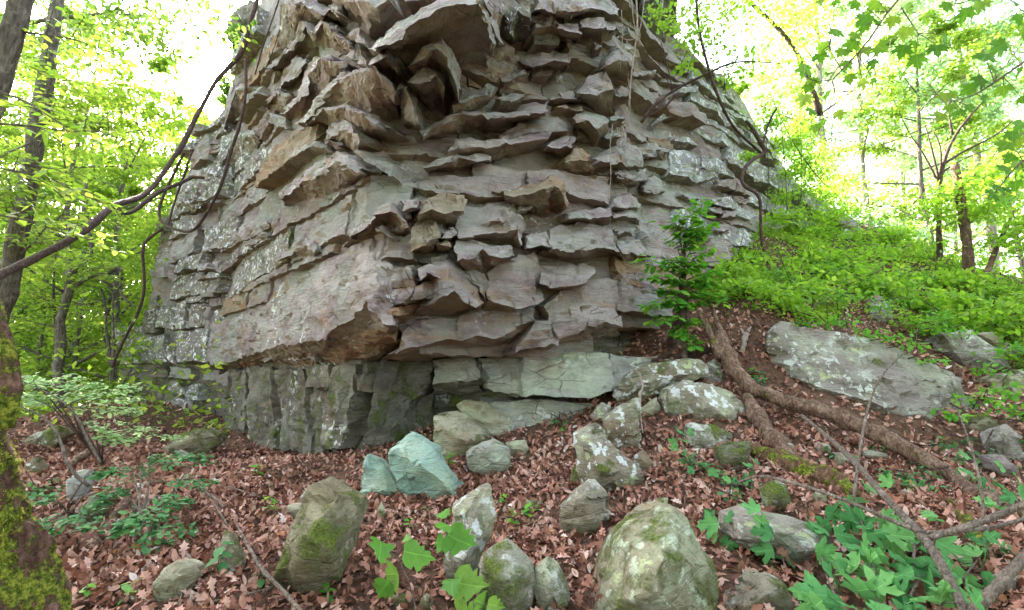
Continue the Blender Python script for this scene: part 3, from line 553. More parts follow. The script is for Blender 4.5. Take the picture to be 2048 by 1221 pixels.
for i, L_ in enumerate(LEDGES):
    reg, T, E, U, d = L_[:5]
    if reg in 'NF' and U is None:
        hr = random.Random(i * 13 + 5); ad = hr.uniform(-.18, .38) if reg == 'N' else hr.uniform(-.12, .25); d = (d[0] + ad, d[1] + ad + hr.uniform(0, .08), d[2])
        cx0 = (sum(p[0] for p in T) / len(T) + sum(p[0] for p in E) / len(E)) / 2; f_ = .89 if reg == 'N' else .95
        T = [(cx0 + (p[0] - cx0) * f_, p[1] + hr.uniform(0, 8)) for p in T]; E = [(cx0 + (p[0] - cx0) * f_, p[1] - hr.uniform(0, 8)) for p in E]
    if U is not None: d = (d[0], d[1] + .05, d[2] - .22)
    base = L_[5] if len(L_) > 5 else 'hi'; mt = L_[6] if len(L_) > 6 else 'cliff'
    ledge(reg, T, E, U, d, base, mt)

# cores: the rock mass behind the blocks
def core(name, poly_top, poly_bot, base, d, mat, dback, step=14):
    """A solid slab of cliff between an upper and a lower traced line, with its back far behind the front."""
    pt, pb = np.array(poly_top, float), np.array(poly_bot, float); xs = np.linspace(0, 1, int((pb[-1, 0] - pb[0, 0]) / step))
    def samp(q):
        s = np.r_[0, np.cumsum(np.hypot(*np.diff(q, axis=0).T))]; s /= s[-1]; return np.stack([np.interp(xs, s, q[:, 0]), np.interp(xs, s, q[:, 1])], -1)
    a, b = samp(pt), samp(pb); k = max(3, int(np.abs(b[:, 1] - a[:, 1]).max() / step)); f = yhi if base == 'hi' else ylo
    rows = []
    for j in range(k + 1):
        q = a + (b - a) * (j / k); rows.append(P(q[:, 0], q[:, 1], f(q[:, 0], q[:, 1]) - d))
    pxm = a[:, 0] * .5 + b[:, 0] * .5
    rows = np.array(rows); bk = rows + inward(pxm)[None] * dback; A = np.concatenate([rows, bk[::-1]]); R_, Q = A.shape[:2]; V = A.reshape(-1, 3)
    idx = np.arange(R_ * Q).reshape(R_, Q); nx = np.roll(idx, -1, 0); F = np.stack([idx[:, :-1], idx[:, 1:], nx[:, 1:], nx[:, :-1]], -1).reshape(-1, 4)
    i0 = len(V); V = np.vstack([V, A[:, 0].mean(0), A[:, -1].mean(0)]); r0, r1 = idx[:, 0], idx[:, -1]
    T = np.vstack([np.stack([r0, np.roll(r0, -1), np.full(R_, i0)], -1), np.stack([np.roll(r1, -1), r1, np.full(R_, i0 + 1)], -1)])
    V = V + .04 * vec_noise(V * 1.5, 3, 2) + chip(V, (.5, .5, .2), .05, .5, 5)
    o = mesh(name, V, [F, T], M[mat], cliff); orient(o); o.data.set_sharp_from_angle(angle=rad(28)); return o
core('rock_mass', [(520, -420), (800, -430), (1100, -430), (1400, -420)], [(262, 720), (440, 722), (700, 700), (860, 690), (1100, 670), (1240, 640), (1330, 640), (1400, 640), (1500, 560), (1560, 520)], 'hi', -.25, 'cliff', 4.0) if False else None
SIL_L = np.array([(-430, 640), (-200, 590), (0, 522), (60, 508), (120, 482), (200, 450), (260, 415), (300, 385), (340, 372), (430, 332), (480, 318), (550, 300), (600, 296), (640, 284), (680, 262), (735, 250)], float)   # y, left x
SIL_R = np.array([(-430, 1330), (-100, 1345), (0, 1352), (80, 1352), (150, 1440), (200, 1490), (260, 1530), (330, 1575), (380, 1610), (420, 1640), (450, 1580), (480, 1545), (560, 1490), (600, 1440), (640, 1390), (690, 1370), (735, 1360)], float)
def left_edge(y): return np.interp(y, SIL_L[:, 0], SIL_L[:, 1])
def right_edge(y): return np.interp(y, SIL_R[:, 0], SIL_R[:, 1])
BOT = np.array([(250, 722), (440, 728), (530, 725), (612, 690), (655, 680), (737, 602), (770, 635), (792, 650), (806, 690), (880, 695), (1000, 690), (1200, 672), (1240, 650), (1300, 628), (1400, 640), (1560, 500), (1700, 440)], float)
rowsy = np.r_[np.arange(-430, 700, 14.), [712, 722]]
xs = np.linspace(0, 1, 100); A = []
for y in rowsy:
    l, r = left_edge(y) + 6, right_edge(y) - 6; q = l + (r - l) * xs; yy = np.minimum(y, np.interp(q, BOT[:, 0], BOT[:, 1])); A.append(P(q, yy, yhi(q, yy) + .22))
A = np.array(A); pxm = np.linspace(260, 1560, 100); bk = A + inward(pxm)[None] * 3.5; A = np.concatenate([A, bk[::-1]]); R_, Q = A.shape[:2]; V = A.reshape(-1, 3)
idx = np.arange(R_ * Q).reshape(R_, Q); nx = np.roll(idx, -1, 0); F = np.stack([idx[:, :-1], idx[:, 1:], nx[:, 1:], nx[:, :-1]], -1).reshape(-1, 4)
i0 = len(V); V = np.vstack([V, A[:, 0].mean(0), A[:, -1].mean(0)]); r0, r1 = idx[:, 0], idx[:, -1]
T = np.vstack([np.stack([r0, np.roll(r0, -1), np.full(R_, i0)], -1), np.stack([np.roll(r1, -1), r1, np.full(R_, i0 + 1)], -1)])
V = V + .04 * vec_noise(V * 1.5, 3, 2) + chip(V, (.5, .5, .2), .05, .5, 5)
o = mesh('rock_mass', V, [F, T], M['cliff'], cliff); orient(o); o.data.set_sharp_from_angle(angle=rad(28))
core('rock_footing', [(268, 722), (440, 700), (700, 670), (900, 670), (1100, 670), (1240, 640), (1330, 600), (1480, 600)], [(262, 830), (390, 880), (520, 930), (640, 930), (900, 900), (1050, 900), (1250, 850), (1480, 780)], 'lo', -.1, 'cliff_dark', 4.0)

# beds of smaller blocks filling the face between the traced ones
sizes = []
fills = []
z = 1.7; rb = random.Random(3)
while z < 11.0:
    th = rb.choice([.4, .55, .7] if z < 3.2 else [.15, .2, .28, .38, .5, .65]) * (1 + .3 * rb.random())
    az = rad(-46)
    while az < rad(42):
        Yg = 8.0
        zc = z + th / 2
        for _ in range(14):
            p = np.array([math.tan(az) * Yg, Yg, zc]); px, py = proj(p); Yn = float(yhi(px, py)); Yg = Yg * .5 + Yn * .5
        wd = th * rb.uniform(1.3, 4.0) + .12; da = wd / (Yg / math.cos(az)) * 1.0
        if px < 760: da *= .5
        l, r = left_edge(py), right_edge(py); bot = np.interp(px, BOT[:, 0], BOT[:, 1])
        pxc = px + da * 938 * .5
        if py > -260 and l - 6 < pxc < r and py < bot - 4: fills.append((az, da, z, th, Yg, float(px), float(py)))
        az += da * rb.uniform(.98, 1.02)
    z += th * .98
def solve(az, zz, Yg):
    az = np.asarray(az, float); Y_ = np.full(len(az), Yg); zz = np.broadcast_to(zz, az.shape).astype(float)
    for _ in range(14):
        p = np.stack([np.tan(az) * Y_, Y_, zz], -1); px, py = proj(p); Y_ = Y_ * .5 + yhi(px, py) * .5
    return Y_, px
HP = []
for L_ in LEDGES:
    if len(L_) > 5 and L_[5] == 'lo': continue
    a_ = R2(L_[0], L_[1]); b_ = R2(L_[0], L_[3] or L_[2]); a_ = a_ if a_[0, 0] < a_[-1, 0] else a_[::-1]; b_ = b_ if b_[0, 0] < b_[-1, 0] else b_[::-1]
    HP.append(np.vstack([a_, b_[::-1]]))
def inside(x, y, q):
    c_ = False; j = len(q) - 1
    for i in range(len(q)):
        if (q[i, 1] > y) != (q[j, 1] > y) and x < (q[j, 0] - q[i, 0]) * (y - q[i, 1]) / (q[j, 1] - q[i, 1]) + q[i, 0]: c_ = not c_
        j = i
    return c_
blocks = []
for (az, da, z0, th, Yg, px, py) in fills:
    k = rb.randint(2, 4); t = np.sort(np.r_[0, 1, [rb.uniform(.15, .85) for _ in range(k - 1)]]); aa = az + da * t * .99
    pro = rb.choice([0, .0, .01, .02, .03, .05, .08, .12, .2, .26]) - .02
    massive = (430 < px < 830 and py > 380) or (1080 < px < 1320 and py > 480) or (850 < px < 1130 and 280 < py < 480) or (560 < px < 1010 and py < 400)
    if massive: pro *= .25
    cx_, cy_ = px + da * 469, py
    if any(inside(cx_, cy_, q) or inside(cx_, cy_ - 12, q) for q in HP): pro = -.13
    zig = np.array([rb.uniform(-.05, .06) for _ in t]) * (1 + th * 2); zig[0] -= .02; zig[-1] -= .02; zig = zig * (.45 if massive else 1)
    dip = .02 * math.sin(az * 5 + z0)
    Yt, pxx = solve(aa, z0 + th, Yg); inw = inward(pxx); N_ = inw[:, :2]
    Yb_, _ = solve(aa, z0, Yg)
    def pt(Yv, zz, off): return np.stack([np.tan(aa) * Yv, Yv, np.full(len(aa), zz)], -1) - inw * off[:, None]
    T3 = pt(Yt, z0 + th * rb.uniform(.9, 1.0) + dip, zig + pro - .04 * rb.random()); E3 = pt(Yb_, z0 + dip, zig + pro + rb.uniform(0, .06)); E3[:, 2] += np.array([rb.uniform(-.02, .05) for _ in t]) * min(1, th * 3)
    U3 = E3 + inw * (pro + .25) + np.array([0, 0, -.02]); bt = T3 + inw * .45; bu = U3 + inw * .2
    mt = 'cliff'
    if px > 1380 - (py - 100) * .15 and py < 470 and px > 1300: mt = 'cliff_pale'
    elif px < 440 and py > 480: mt = 'cliff_lichen'
    elif px < 470 and rb.random() < .5: mt = 'cliff_lichen'
    elif rb.random() < .10: mt = 'cliff_orange'
    vis = 1. if py > 0 else .2
    blocks.append((da * Yg * th * vis / Yg ** 2, [bt, T3, E3, U3, bu], mt))
blocks.sort(key=lambda b: -b[0])
nparts = 295 - len(LEDGES)
rest = {}
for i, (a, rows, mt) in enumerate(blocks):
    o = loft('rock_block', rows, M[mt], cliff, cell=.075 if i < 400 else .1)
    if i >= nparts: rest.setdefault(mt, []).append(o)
def join(objs, name):
    Vs, Fq, Ft, off = [], [], [], 0
    bm = bmesh.new()
    for o in objs: bm.from_mesh(o.data)
    me = bpy.data.meshes.new(name); bm.to_mesh(me); bm.free()
    me.materials.append(objs[0].data.materials[0]); me.set_sharp_from_angle(angle=rad(28))
    par = objs[0].parent
    for o in objs:
        m_ = o.data; bpy.data.objects.remove(o); bpy.data.meshes.remove(m_)
    n_ = bpy.data.objects.new(name, me); C.objects.link(n_); n_.parent = par; n_.location = -par.location; n_['kind'] = 'stuff'; return n_
for k, v in rest.items(): join(v, 'small_blocks')
print('BLOCKS', len(LEDGES), len(blocks))

# ------------------------------------------------------------------ boulders
def boulder(reg, outline, ridge, mat, label, name='boulder', thick=.5, sub=.07, dy=0., sink=.12, Y=None, rough=1., cat='rock', group=None):
    o2 = R2(reg, outline); o2 = o2.mean(0) + (o2 - o2.mean(0)) * (1.0 if mat == 'teal' else 1.07); lowest = o2[o2[:, 1].argmax()]; cx, cy = o2.mean(0)
    gp_ = on_ground(lowest[0], min(lowest[1], 1235)); Y0 = (gp_[1] if Y is None else Y) + dy
    # the outline leans back with height: upper points sit a little farther away
    hspan = o2[:, 1].max() - o2[:, 1].min(); lean = .25 * (o2[:, 1].max() - o2[:, 1]) / hspan * (hspan / FPX * Y0)
    pts = list(P(o2[:, 0], o2[:, 1], Y0 + lean))
    for (x, y, d) in ridge:
        q = R2(reg, [(x, y)])[0]; l = .25 * (o2[:, 1].max() - q[1]) / hspan * (hspan / FPX * Y0); pts.append(P(q[0], q[1], Y0 + l - d))
    ctr = np.mean(pts, axis=0); sz = max(np.ptp(np.array(pts)[:, 0]), .1)
    for p in P(o2[:, 0], o2[:, 1], Y0 + lean)[:]:
        q = ctr + (p - ctr) * .82; q = q + np.array([0, thick * min(sz, 1.2), -.02]); pts.append(q)
    low = np.array(pts)[:, 2].min()
    for p in P(o2[:, 0], o2[:, 1], Y0 + lean):
        if p[2] < low + .35 * (ctr[2] - low) + .02: pts.append(p + np.array([0, .05, -sink]))
    bm = bmesh.new()
    for p in pts: bm.verts.new(p)
    bmesh.ops.convex_hull(bm, input=bm.verts)
    for v in [v for v in bm.verts if not v.link_faces]: bm.verts.remove(v)
    bmesh.ops.triangulate(bm, faces=bm.faces)
    bmesh.ops.bevel(bm, geom=list(bm.edges), offset=.018 * min(1, sz * 2), segments=1, affect='EDGES', clamp_overlap=True)
    bmesh.ops.triangulate(bm, faces=bm.faces)
    cell = max(.028, min(sub, sz / 14))
    for _ in range(6):
        es = [e for e in bm.edges if e.calc_length() > cell * 1.5]
        if not es: break
        bmesh.ops.subdivide_edges(bm, edges=es, cuts=1); bmesh.ops.triangulate(bm, faces=[f for f in bm.faces if len(f.verts) > 3])
    bmesh.ops.recalc_face_normals(bm, faces=bm.faces)
    me = bpy.data.meshes.new(name); bm.to_mesh(me); bm.free()
    V = np.zeros(len(me.vertices) * 3, np.float32); me.vertices.foreach_get('co', V); V = V.reshape(-1, 3).astype(float)
    k = min(1., sz / .6) * rough
    V += k * (.03 * vec_noise(V * 2.6, 31, 2) + .012 * vec_noise(V * 10, 34, 2) + chip(V, (.24, .24, .15), .034, .7, 39) + chip(V, (.09, .09, .06), .008, .6, 49))
    base = (float(V[:, 0].mean()), float(V[:, 1].mean()), float(V[:, 2].min())); V -= np.array(base)
    me.vertices.foreach_set('co', V.astype(np.float32).ravel()); me.polygons.foreach_set('use_smooth', np.ones(len(me.polygons), bool))
    me.update(); me.set_sharp_from_angle(angle=rad(30)); me.materials.append(M[mat])
    o = bpy.data.objects.new(name, me); C.objects.link(o); o.location = base; settag(o, label, cat, group); return o
BOULD = [
 ('F', [(600,720),(650,660),(740,610),(800,660),(885,720),(870,760),(800,850),(780,960),(720,1080),(600,1110),(550,1110),(500,1040),(510,960),(560,860)], [(740,700,.2),(640,820,.28),(700,950,.3),(560,1000,.2)], 'mossrock', 'long tilted boulder with green moss stripe and pale lichen spots on the leaf litter', {}),
 ('F', [(900,495),(960,520),(1010,580),(1080,660),(1060,690),(900,700),(862,670),(880,590)], [(980,650,.12),(905,520,.05)], 'teal', 'low wedge of mint-green rock with a sharp top, beside the larger mint rock', {}),
 ('G', [(150,395),(200,405),(260,450),(330,550),(400,640),(410,690),(250,705),(180,675),(110,610),(75,540),(80,480),(110,430)], [(240,560,.2),(150,480,.15),(330,640,.15)], 'teal', 'large rounded mint-green slab leaning in the litter below the recess', {}),
 ('G', [(275,310),(370,290),(420,310),(525,400),(520,420),(430,500),(390,500),(300,460),(280,400)], [(345,375,.25),(430,430,.25)], 'tanrock', 'block with tan flat top and bright green mossy side under the ledge', {}),
 ('G', [(400,260),(440,240),(520,270),(690,330),(695,410),(620,440),(540,390),(440,330)], [(570,400,.12),(600,345,.15),(500,300,.05)], 'tanrock', 'elongated pale block pointing out from under the lower bed', {'Y': 6.75}),
 ('G', [(430,470),(540,410),(610,450),(620,540),(590,580),(500,560),(420,530)], [(520,470,.15),(590,520,.1)], 'bed', 'angular pale green block with yellow-green patch in front of the tan-topped block', {}),
 ('G', [(610,430),(700,420),(710,460),(690,487),(620,470)], [(660,450,.05)], 'tanrock', 'small brownish stone propping the elongated pale block', {}),
 ('G', [(370,720),(440,680),(500,630),(520,640),(540,720),(560,780),(520,840),(480,900),(450,1020),(410,1080),(340,1040),(330,960),(360,850)], [(440,820,.12),(430,950,.15)], 'lichrock', 'upright pointed slab with a white lichen streak down its edge', {}),
 ('G', [(500,980),(570,920),(620,900),(660,960),(720,980),(740,1110),(725,1235),(560,1235),(480,1150),(490,1050)], [(600,1080,.2)], 'greenrock', 'squat boulder with mossy green top beside the pointed slab', {}),
 ('G', [(745,1020),(800,965),(850,1000),(890,1100),(900,1170),(870,1230),(790,1235),(750,1120)], [(820,1100,.1)], 'greenrock', 'narrow rounded stone with moss cap squeezed against the squat mossy boulder', {}),
 ('I', [(250,880),(350,820),(400,810),(460,860),(520,960),(560,1060),(580,1235),(90,1235),(130,1100),(170,970)], [(380,1000,.3),(300,1150,.4)], 'dome', 'big dome-shaped boulder with yellow-green and white lichen patches in the front', {'sub': .05, 'rough': .55}),
 ('G', [(870,740),(940,660),(1030,620),(1085,690),(1090,770),(1050,820),(960,860),(900,840),(865,790)], [(970,700,.15),(1010,800,.12)], 'lichrock', 'round chunky rock with white lichen rim and dark mossy side', {}),
 ('I', [(15,490),(60,460),(100,500),(140,560),(200,600),(250,640),(270,690),(240,730),(140,735),(60,720),(10,640)], [(100,650,.2),(60,560,.15)], 'lichrock', 'tall mottled boulder with blue-grey lichen peak and mossy foot', {}),
 ('G', [(925,560),(950,520),(980,600),(990,650),(925,660),(915,620)], [(950,610,.05)], 'mossrock', 'dark mossy flank stone tucked against the tall mottled boulder', {'dy': .15}),
 ('I', [(120,440),(180,400),(245,360),(262,400),(270,510),(250,555),(190,550),(130,500)], [(190,470,.15)], 'lichrock', 'pale tan rock rising to a white lichened point below the long ledge block', {}),
 ('I', [(70,430),(110,380),(150,400),(125,440),(95,490)], [(110,430,.04)], 'lichrock2', 'small stone with white lichen border behind the pale pointed rock', {'Y': 6.3}),
 ('I', [(245,600),(280,570),(320,630),(300,660),(260,650)], [(285,620,.06)], 'lichrock', 'fist-like lichened stone just beside the mottled boulder top', {}),
 ('I', [(185,310),(250,240),(400,205),(480,195),(525,230),(530,260),(430,285),(300,322),(200,328)], [(300,290,.12),(450,250,.12)], 'lichrock', 'long flat-topped block with mossy brown upper face and white lichen rim', {'Y': 6.4}),
 ('I', [(180,332),(300,325),(380,300),(385,340),(300,375),(200,388)], [(280,350,.08)], 'tanrock', 'brown wedge of stone directly under the long flat-topped block', {'Y': 6.5}),
 ('I', [(265,402),(330,350),(350,400),(310,435)], [(315,400,.05)], 'tanrock', 'small triangular brown stone in leaves under the brown wedge', {}),
 ('I', [(380,320),(440,290),(530,295),(640,350),(700,410),(705,465),(620,470),(480,440),(385,400)], [(470,330,.15),(560,400,.2),(640,440,.15)], 'lichrock', 'white-lichened slab jutting toward the fallen log', {'Y': 5.9}),
 ('I', [(455,540),(480,455),(560,470),(630,500),(600,560),(520,570)], [(520,510,.08)], 'lichrock2', 'grey stone in the shade under the jutting white-lichened slab', {}),
 ('I', [(515,230),(580,195),(600,260),(590,310),(530,300)], [(560,260,.05)], 'lichrock2', 'grey stone wedged between long flat-topped block and the log', {'Y': 6.6}),
 ('I', [(585,570),(640,540),(710,535),(715,600),(700,650),(600,640)], [(650,600,.12)], 'greenrock', 'very mossy stone at the end of the rotten log', {}),
 ('I', [(765,730),(815,690),(860,710),(890,790),(870,820),(790,800)], [(820,750,.1)], 'greenrock', 'moss-covered egg-shaped stone above the flat grey slab', {}),
 ('I', [(640,850),(760,820),(890,870),(1020,900),(1030,990),(900,1015),(780,960),(650,930)], [(820,900,.08),(950,940,.08)], 'lichrock2', 'low flat grey slab half buried in leaves', {}),
 ('I', [(300,790),(330,765),(380,765),(372,820),(310,852)], [(340,800,.05)], 'tanrock', 'little upright greenish stone behind the big dome boulder', {}),
 ('I', [(620,1235),(720,1180),(790,1110),(860,1120),(900,1235)], [(790,1180,.1)], 'lichrock', 'pale mossy stone at the bottom beside the broad leafy plant', {}),
 ('J', [(0,100),(40,70),(150,90),(300,110),(420,140),(600,220),(740,280),(745,450),(700,540),(640,580),(560,540),(400,470),(200,400),(120,330),(0,260)], [(150,300,.45),(430,400,.5),(640,440,.4),(300,200,.15)], 'lichrock2', 'huge flat-faced boulder with blotchy grey lichen above the fallen log', {'Y': 6.6, 'sub': .07, 'thick': .7}),
 ('J', [(690,100),(800,90),(900,160),(960,240),(870,285),(790,235)], [(850,190,.15)], 'lichrock2', 'pale boulder on the bank half covered by weeds above the huge boulder', {'Y': 7.6}),
 ('J', [(820,90),(880,88),(980,160),(950,180),(880,150)], [(900,130,.05)], 'tanrock', 'thin tan slab lying on top of the pale bank boulder', {'Y': 7.9}),
 ('J', [(870,290),(940,255),(1030,260),(1040,390),(900,350)], [(950,300,.15)], 'tanrock', 'squarish mossy tan rock at the picture edge on the bank', {'Y': 6.9}),
 ('J', [(890,490),(940,470),(1000,510),(1012,600),(930,610),(890,540)], [(950,540,.12)], 'lichrock2', 'grey lichened stone beside the far end of the huge boulder', {}),
 ('J', [(870,590),(930,600),(1000,650),(1000,690),(900,655)], [(940,640,.05)], 'cliff', 'thin purple-grey slab lying below the grey lichened stone', {}),
 ('J', [(800,440),(860,425),(910,460),(880,500),(810,480)], [(860,460,.08)], 'mossrock', 'small green-tinged stone among vines past the huge boulder', {}),
 ('J', [(750,360),(800,355),(830,400),(770,412)], [(790,385,.05)], 'lichrock2', 'small grey stone touching the upper end of the huge boulder', {}),
 ('H', [(760,470),(830,400),(920,375),(1000,400),(1010,430),(940,470),(820,487)], [(900,430,.15)], 'mossrock', 'flat mossy green rock lying near the foot of the cliff', {}),
 ('H', [(710,1100),(780,1020),(850,980),(930,1010),(900,1080),(820,1120),(780,1205),(730,1175)], [(810,1080,.06)], 'tanrock', 'flat greenish slab sunk in litter near the mossy trunk', {}),
 ('H', [(1030,960),(1060,850),(1090,860),(1130,970),(1120,1055),(1040,1055)], [(1080,960,.05)], 'tanrock', 'narrow tongue-shaped brown stone in the litter', {}),
 ('H', [(320,620),(370,570),(430,570),(400,640),(350,710),(325,700)], [(370,630,.06)], 'cliff_pale', 'stone with bright white lichen behind the low leafy shrub', {}),
 ('H', [(350,790),(430,690),(470,740),(420,830),(360,820)], [(420,760,.08)], 'mossrock', 'tilted block with dark mossy face next to a rotten stick', {}),
 ('H', [(100,430),(200,370),(270,360),(290,400),(200,460),(110,452)], [(200,410,.1)], 'mossrock', 'dark mossy rock by the leaning mossy trunk on the far slope', {}),
 ('H', [(100,545),(150,500),(190,560),(140,590)], [(140,545,.05)], 'mossrock', 'small dark stone in the litter beside the mossy trunk', {}),
 ('H', [(805,500),(840,470),(875,490),(855,522),(810,527)], [(840,500,.04)], 'bed', 'small pale stone just below the flat mossy rock', {}),
 ('F', [(500,740),(560,720),(612,720),(575,790),(510,780)], [(560,750,.05)], 'tanrock', 'small tan stone behind the long tilted boulder', {}),
 ('G', [(700,705),(760,715),(810,740),(780,762),(710,737)], [(760,735,.04)], 'tanrock', 'flat tan stone lying in the leaf litter', {}),
 ('F', [(945,760),(965,710),(985,760),(967,812),(947,800)], [(965,765,.02)], 'tanrock', 'narrow standing brown flake stuck in the litter', {}),
 ('K', [(760,745),(800,750),(860,790),(860,900),(800,930),(735,870)], [(810,840,.2)], 'lichrock2', 'grey rock face poking from the green bank above the huge boulder', {'Y': 8.6}),
 ('K', [(1050,835),(1120,825),(1200,880),(1190,950),(1100,920)], [(1130,870,.15)], 'lichrock2', 'pinkish rounded rock showing between weeds on the bank', {'Y': 9.0}),
 ('K', [(550,370),(590,330),(650,360),(640,420),(580,430)], [(600,380,.15)], 'cliff_pale', 'grey outcrop on the top of the bank by the cliff end', {'Y': 13.}),
 ('K', [(550,290),(580,255),(615,270),(690,330),(680,350),(600,330)], [(600,290,.1)], 'cliff', 'dark tilted stone above the grey outcrop at the cliff end', {'Y': 13.3}),
]
def rk(reg, x, y, w_, h_, mat, lb, **kw):
    r_ = random.Random(int(x * 31 + y)); n_ = r_.choice([6, 7, 8]); ol = []
    for i in range(n_):
        a = 2 * math.pi * i / n_ + r_.uniform(-.25, .25); q = r_.uniform(.8, 1.1); ol.append((x + w_ * q * math.cos(a), y - h_ * q * math.sin(a)))
    BOULD.append((reg, ol, [(x - w_ * .2, y - h_ * .1, .05 + .0006 * w_)], mat, lb, kw))
rk('J', 40, 560, 40, 28, 'lichrock2', 'small grey stone beneath the middle of the fallen log')
rk('J', 290, 610, 60, 30, 'lichrock', 'mossy-edged stone in shade between the log and the huge boulder')
rk('J', 420, 600, 50, 30, 'lichrock2', 'low grey stone tucked under the huge boulder lower edge')
rk('J', 600, 630, 34, 26, 'bed', 'bluish pale stone caught under the fallen log')
rk('J', 190, 770, 30, 45, 'tanrock', 'upright brown stone beside the decaying mossy log')
rk('J', 980, 180, 60, 40, 'lichrock2', 'pale stone on the bank above the squarish tan rock')
rk('J', 960, 1110, 60, 40, 'lichrock2', 'grey stone behind the stout corner twig')
rk('I', 225, 660, 30, 30, 'mossrock', 'dark mossy stone at the foot of the tall mottled boulder')
rk('I', 1010, 560, 34, 22, 'lichrock2', 'little stone between the decaying log and the reddish log')
rk('H', 480, 590, 30, 16, 'tanrock', 'flat stone beside the reddish rotting branch')
rk('H', 620, 1170, 26, 26, 'lichrock2', 'small dark grey stone at the bottom edge of the litter')
rk('G', 130, 1180, 40, 45, 'mossrock', 'dull brown stone half hidden at the bottom by the torn-leaf seedling')
rk('G', 235, 1190, 34, 45, 'mossrock', 'second dull stone near the bottom, closer to the taller seedling')
for reg, ol, rd, mt, lb, kw in BOULD: boulder(reg, ol, rd, mt, lb, **kw)
# ------------------------------------------------------------------ leaf and bark materials
def leaf_mat(name, c0, c1, c2, trans=.55, rough=.5, tsat=1.05, vein=False):
    g = G(name); a = g.n('ShaderNodeAttribute'); a.attribute_name = 'rnd'
    c = g.ramp(a.outputs['Fac'], [(0, c0), (.5, c1), (1, c2)]); c = g.mix(g.map(g.noise(g.pos(), 28, 3, .6), .35, .65, 0, .5), c, g.mix(1., c, (.62, .70, .6), 'MULTIPLY'))
    if vein:                                       # each leaf is an object: its own axes carry midrib and side veins
        tc = g.n('ShaderNodeTexCoord'); sp = g.n('ShaderNodeSeparateXYZ'); g.t.links.new(tc.outputs['Object'], sp.inputs[0]); ax_n = g.math('ABSOLUTE', sp.outputs[0])
        v1 = g.map(ax_n, .008, .022, 1, 0); v2 = g.map(g.math('ABSOLUTE', g.math('SINE', g.math('MULTIPLY', g.math('SUBTRACT', sp.outputs[1], g.math('MULTIPLY', ax_n, .9)), 21))), 0, .16, .55, 0)
        c = g.mix(g.math('MAXIMUM', v1, v2), c, g.mix(1., c, (1.7, 1.5, 1.6), 'MULTIPLY'))
    d = g.n('ShaderNodeBsdfPrincipled'); g.set(d.inputs['Base Color'], c); d.inputs['Roughness'].default_value = rough; d.inputs['Specular IOR Level'].default_value = .25
    t = g.n('ShaderNodeBsdfTranslucent'); h = g.n('ShaderNodeHueSaturation'); h.inputs['Saturation'].default_value = tsat; h.inputs['Value'].default_value = 1.5; g.set(h.inputs['Color'], c)
    h.inputs['Hue'].default_value = .49
    g.set(t.inputs['Color'], h.outputs[0]); m = g.n('ShaderNodeMixShader'); m.inputs[0].default_value = trans
    g.t.links.new(d.outputs[0], m.inputs[1]); g.t.links.new(t.outputs[0], m.inputs[2]); return g.done(m.outputs[0])
M['leaf_bright'] = leaf_mat('sunlit_leaf', (.12, .24, .03), (.20, .32, .045), (.33, .40, .07), .58)
M['leaf_mid'] = leaf_mat('woodland_leaf', (.07, .15, .03), (.11, .20, .035), (.18, .27, .05), .5)
M['leaf_pale'] = leaf_mat('far_leaf', (.20, .34, .15), (.29, .43, .20), (.42, .53, .28), .6)  # far crowns paled in the leaf colour, in place of glare and fading
M['leaf_bank'] = leaf_mat('bank_leaf', (.14, .29, .03), (.22, .40, .045), (.36, .48, .08), .55)
M['leaf_deep'] = leaf_mat('maple_leaf', (.06, .18, .015), (.11, .28, .025), (.22, .36, .04), .5, .5, 1.1)
M['leaf_maple'] = leaf_mat('veined_maple_leaf', (.06, .17, .02), (.11, .26, .03), (.24, .34, .045), .5, .5, 1.05, True)
M['leaf_lobed'] = leaf_mat('veined_shade_leaf', (.05, .18, .055), (.085, .26, .08), (.15, .34, .10), .35, .6, 1., True)
M['leaf_wide'] = leaf_mat('veined_broad_leaf', (.07, .20, .03), (.11, .27, .04), (.20, .33, .06), .45, .5, 1., True)
M['leaf_blue'] = leaf_mat('shade_leaf', (.05, .15, .055), (.075, .21, .075), (.12, .27, .08), .35, .6)
M['leaf_sap'] = leaf_mat('sapling_leaf', (.07, .25, .03), (.12, .33, .04), (.26, .43, .06), .45)
M['leaf_yel'] = leaf_mat('yellowing_leaf', (.35, .35, .03), (.45, .36, .03), (.45, .22, .03), .5)
def litter_mat(name, stops):
    g = G(name); a = g.n('ShaderNodeAttribute'); a.attribute_name = 'rnd'; p = g.pos()
    c = g.ramp(a.outputs['Fac'], stops); c = g.mix(g.map(g.noise(p, 60, 4, .7), .4, .7, 0, .4), c, g.mix(1., c, (.45, .4, .38), 'MULTIPLY'))
    return g.done(g.bsdf(c, .7, g.bump(g.noise(p, 90, 3, .7), .6, .01), .25))
M['litter'] = litter_mat('dead_leaf', [(0, (.09, .036, .025)), (.22, (.20, .08, .052)), (.42, (.32, .14, .098)), (.62, (.44, .23, .175)), (.80, (.54, .35, .30)), (.92, (.38, .15, .06)), (1, (.60, .50, .46))])
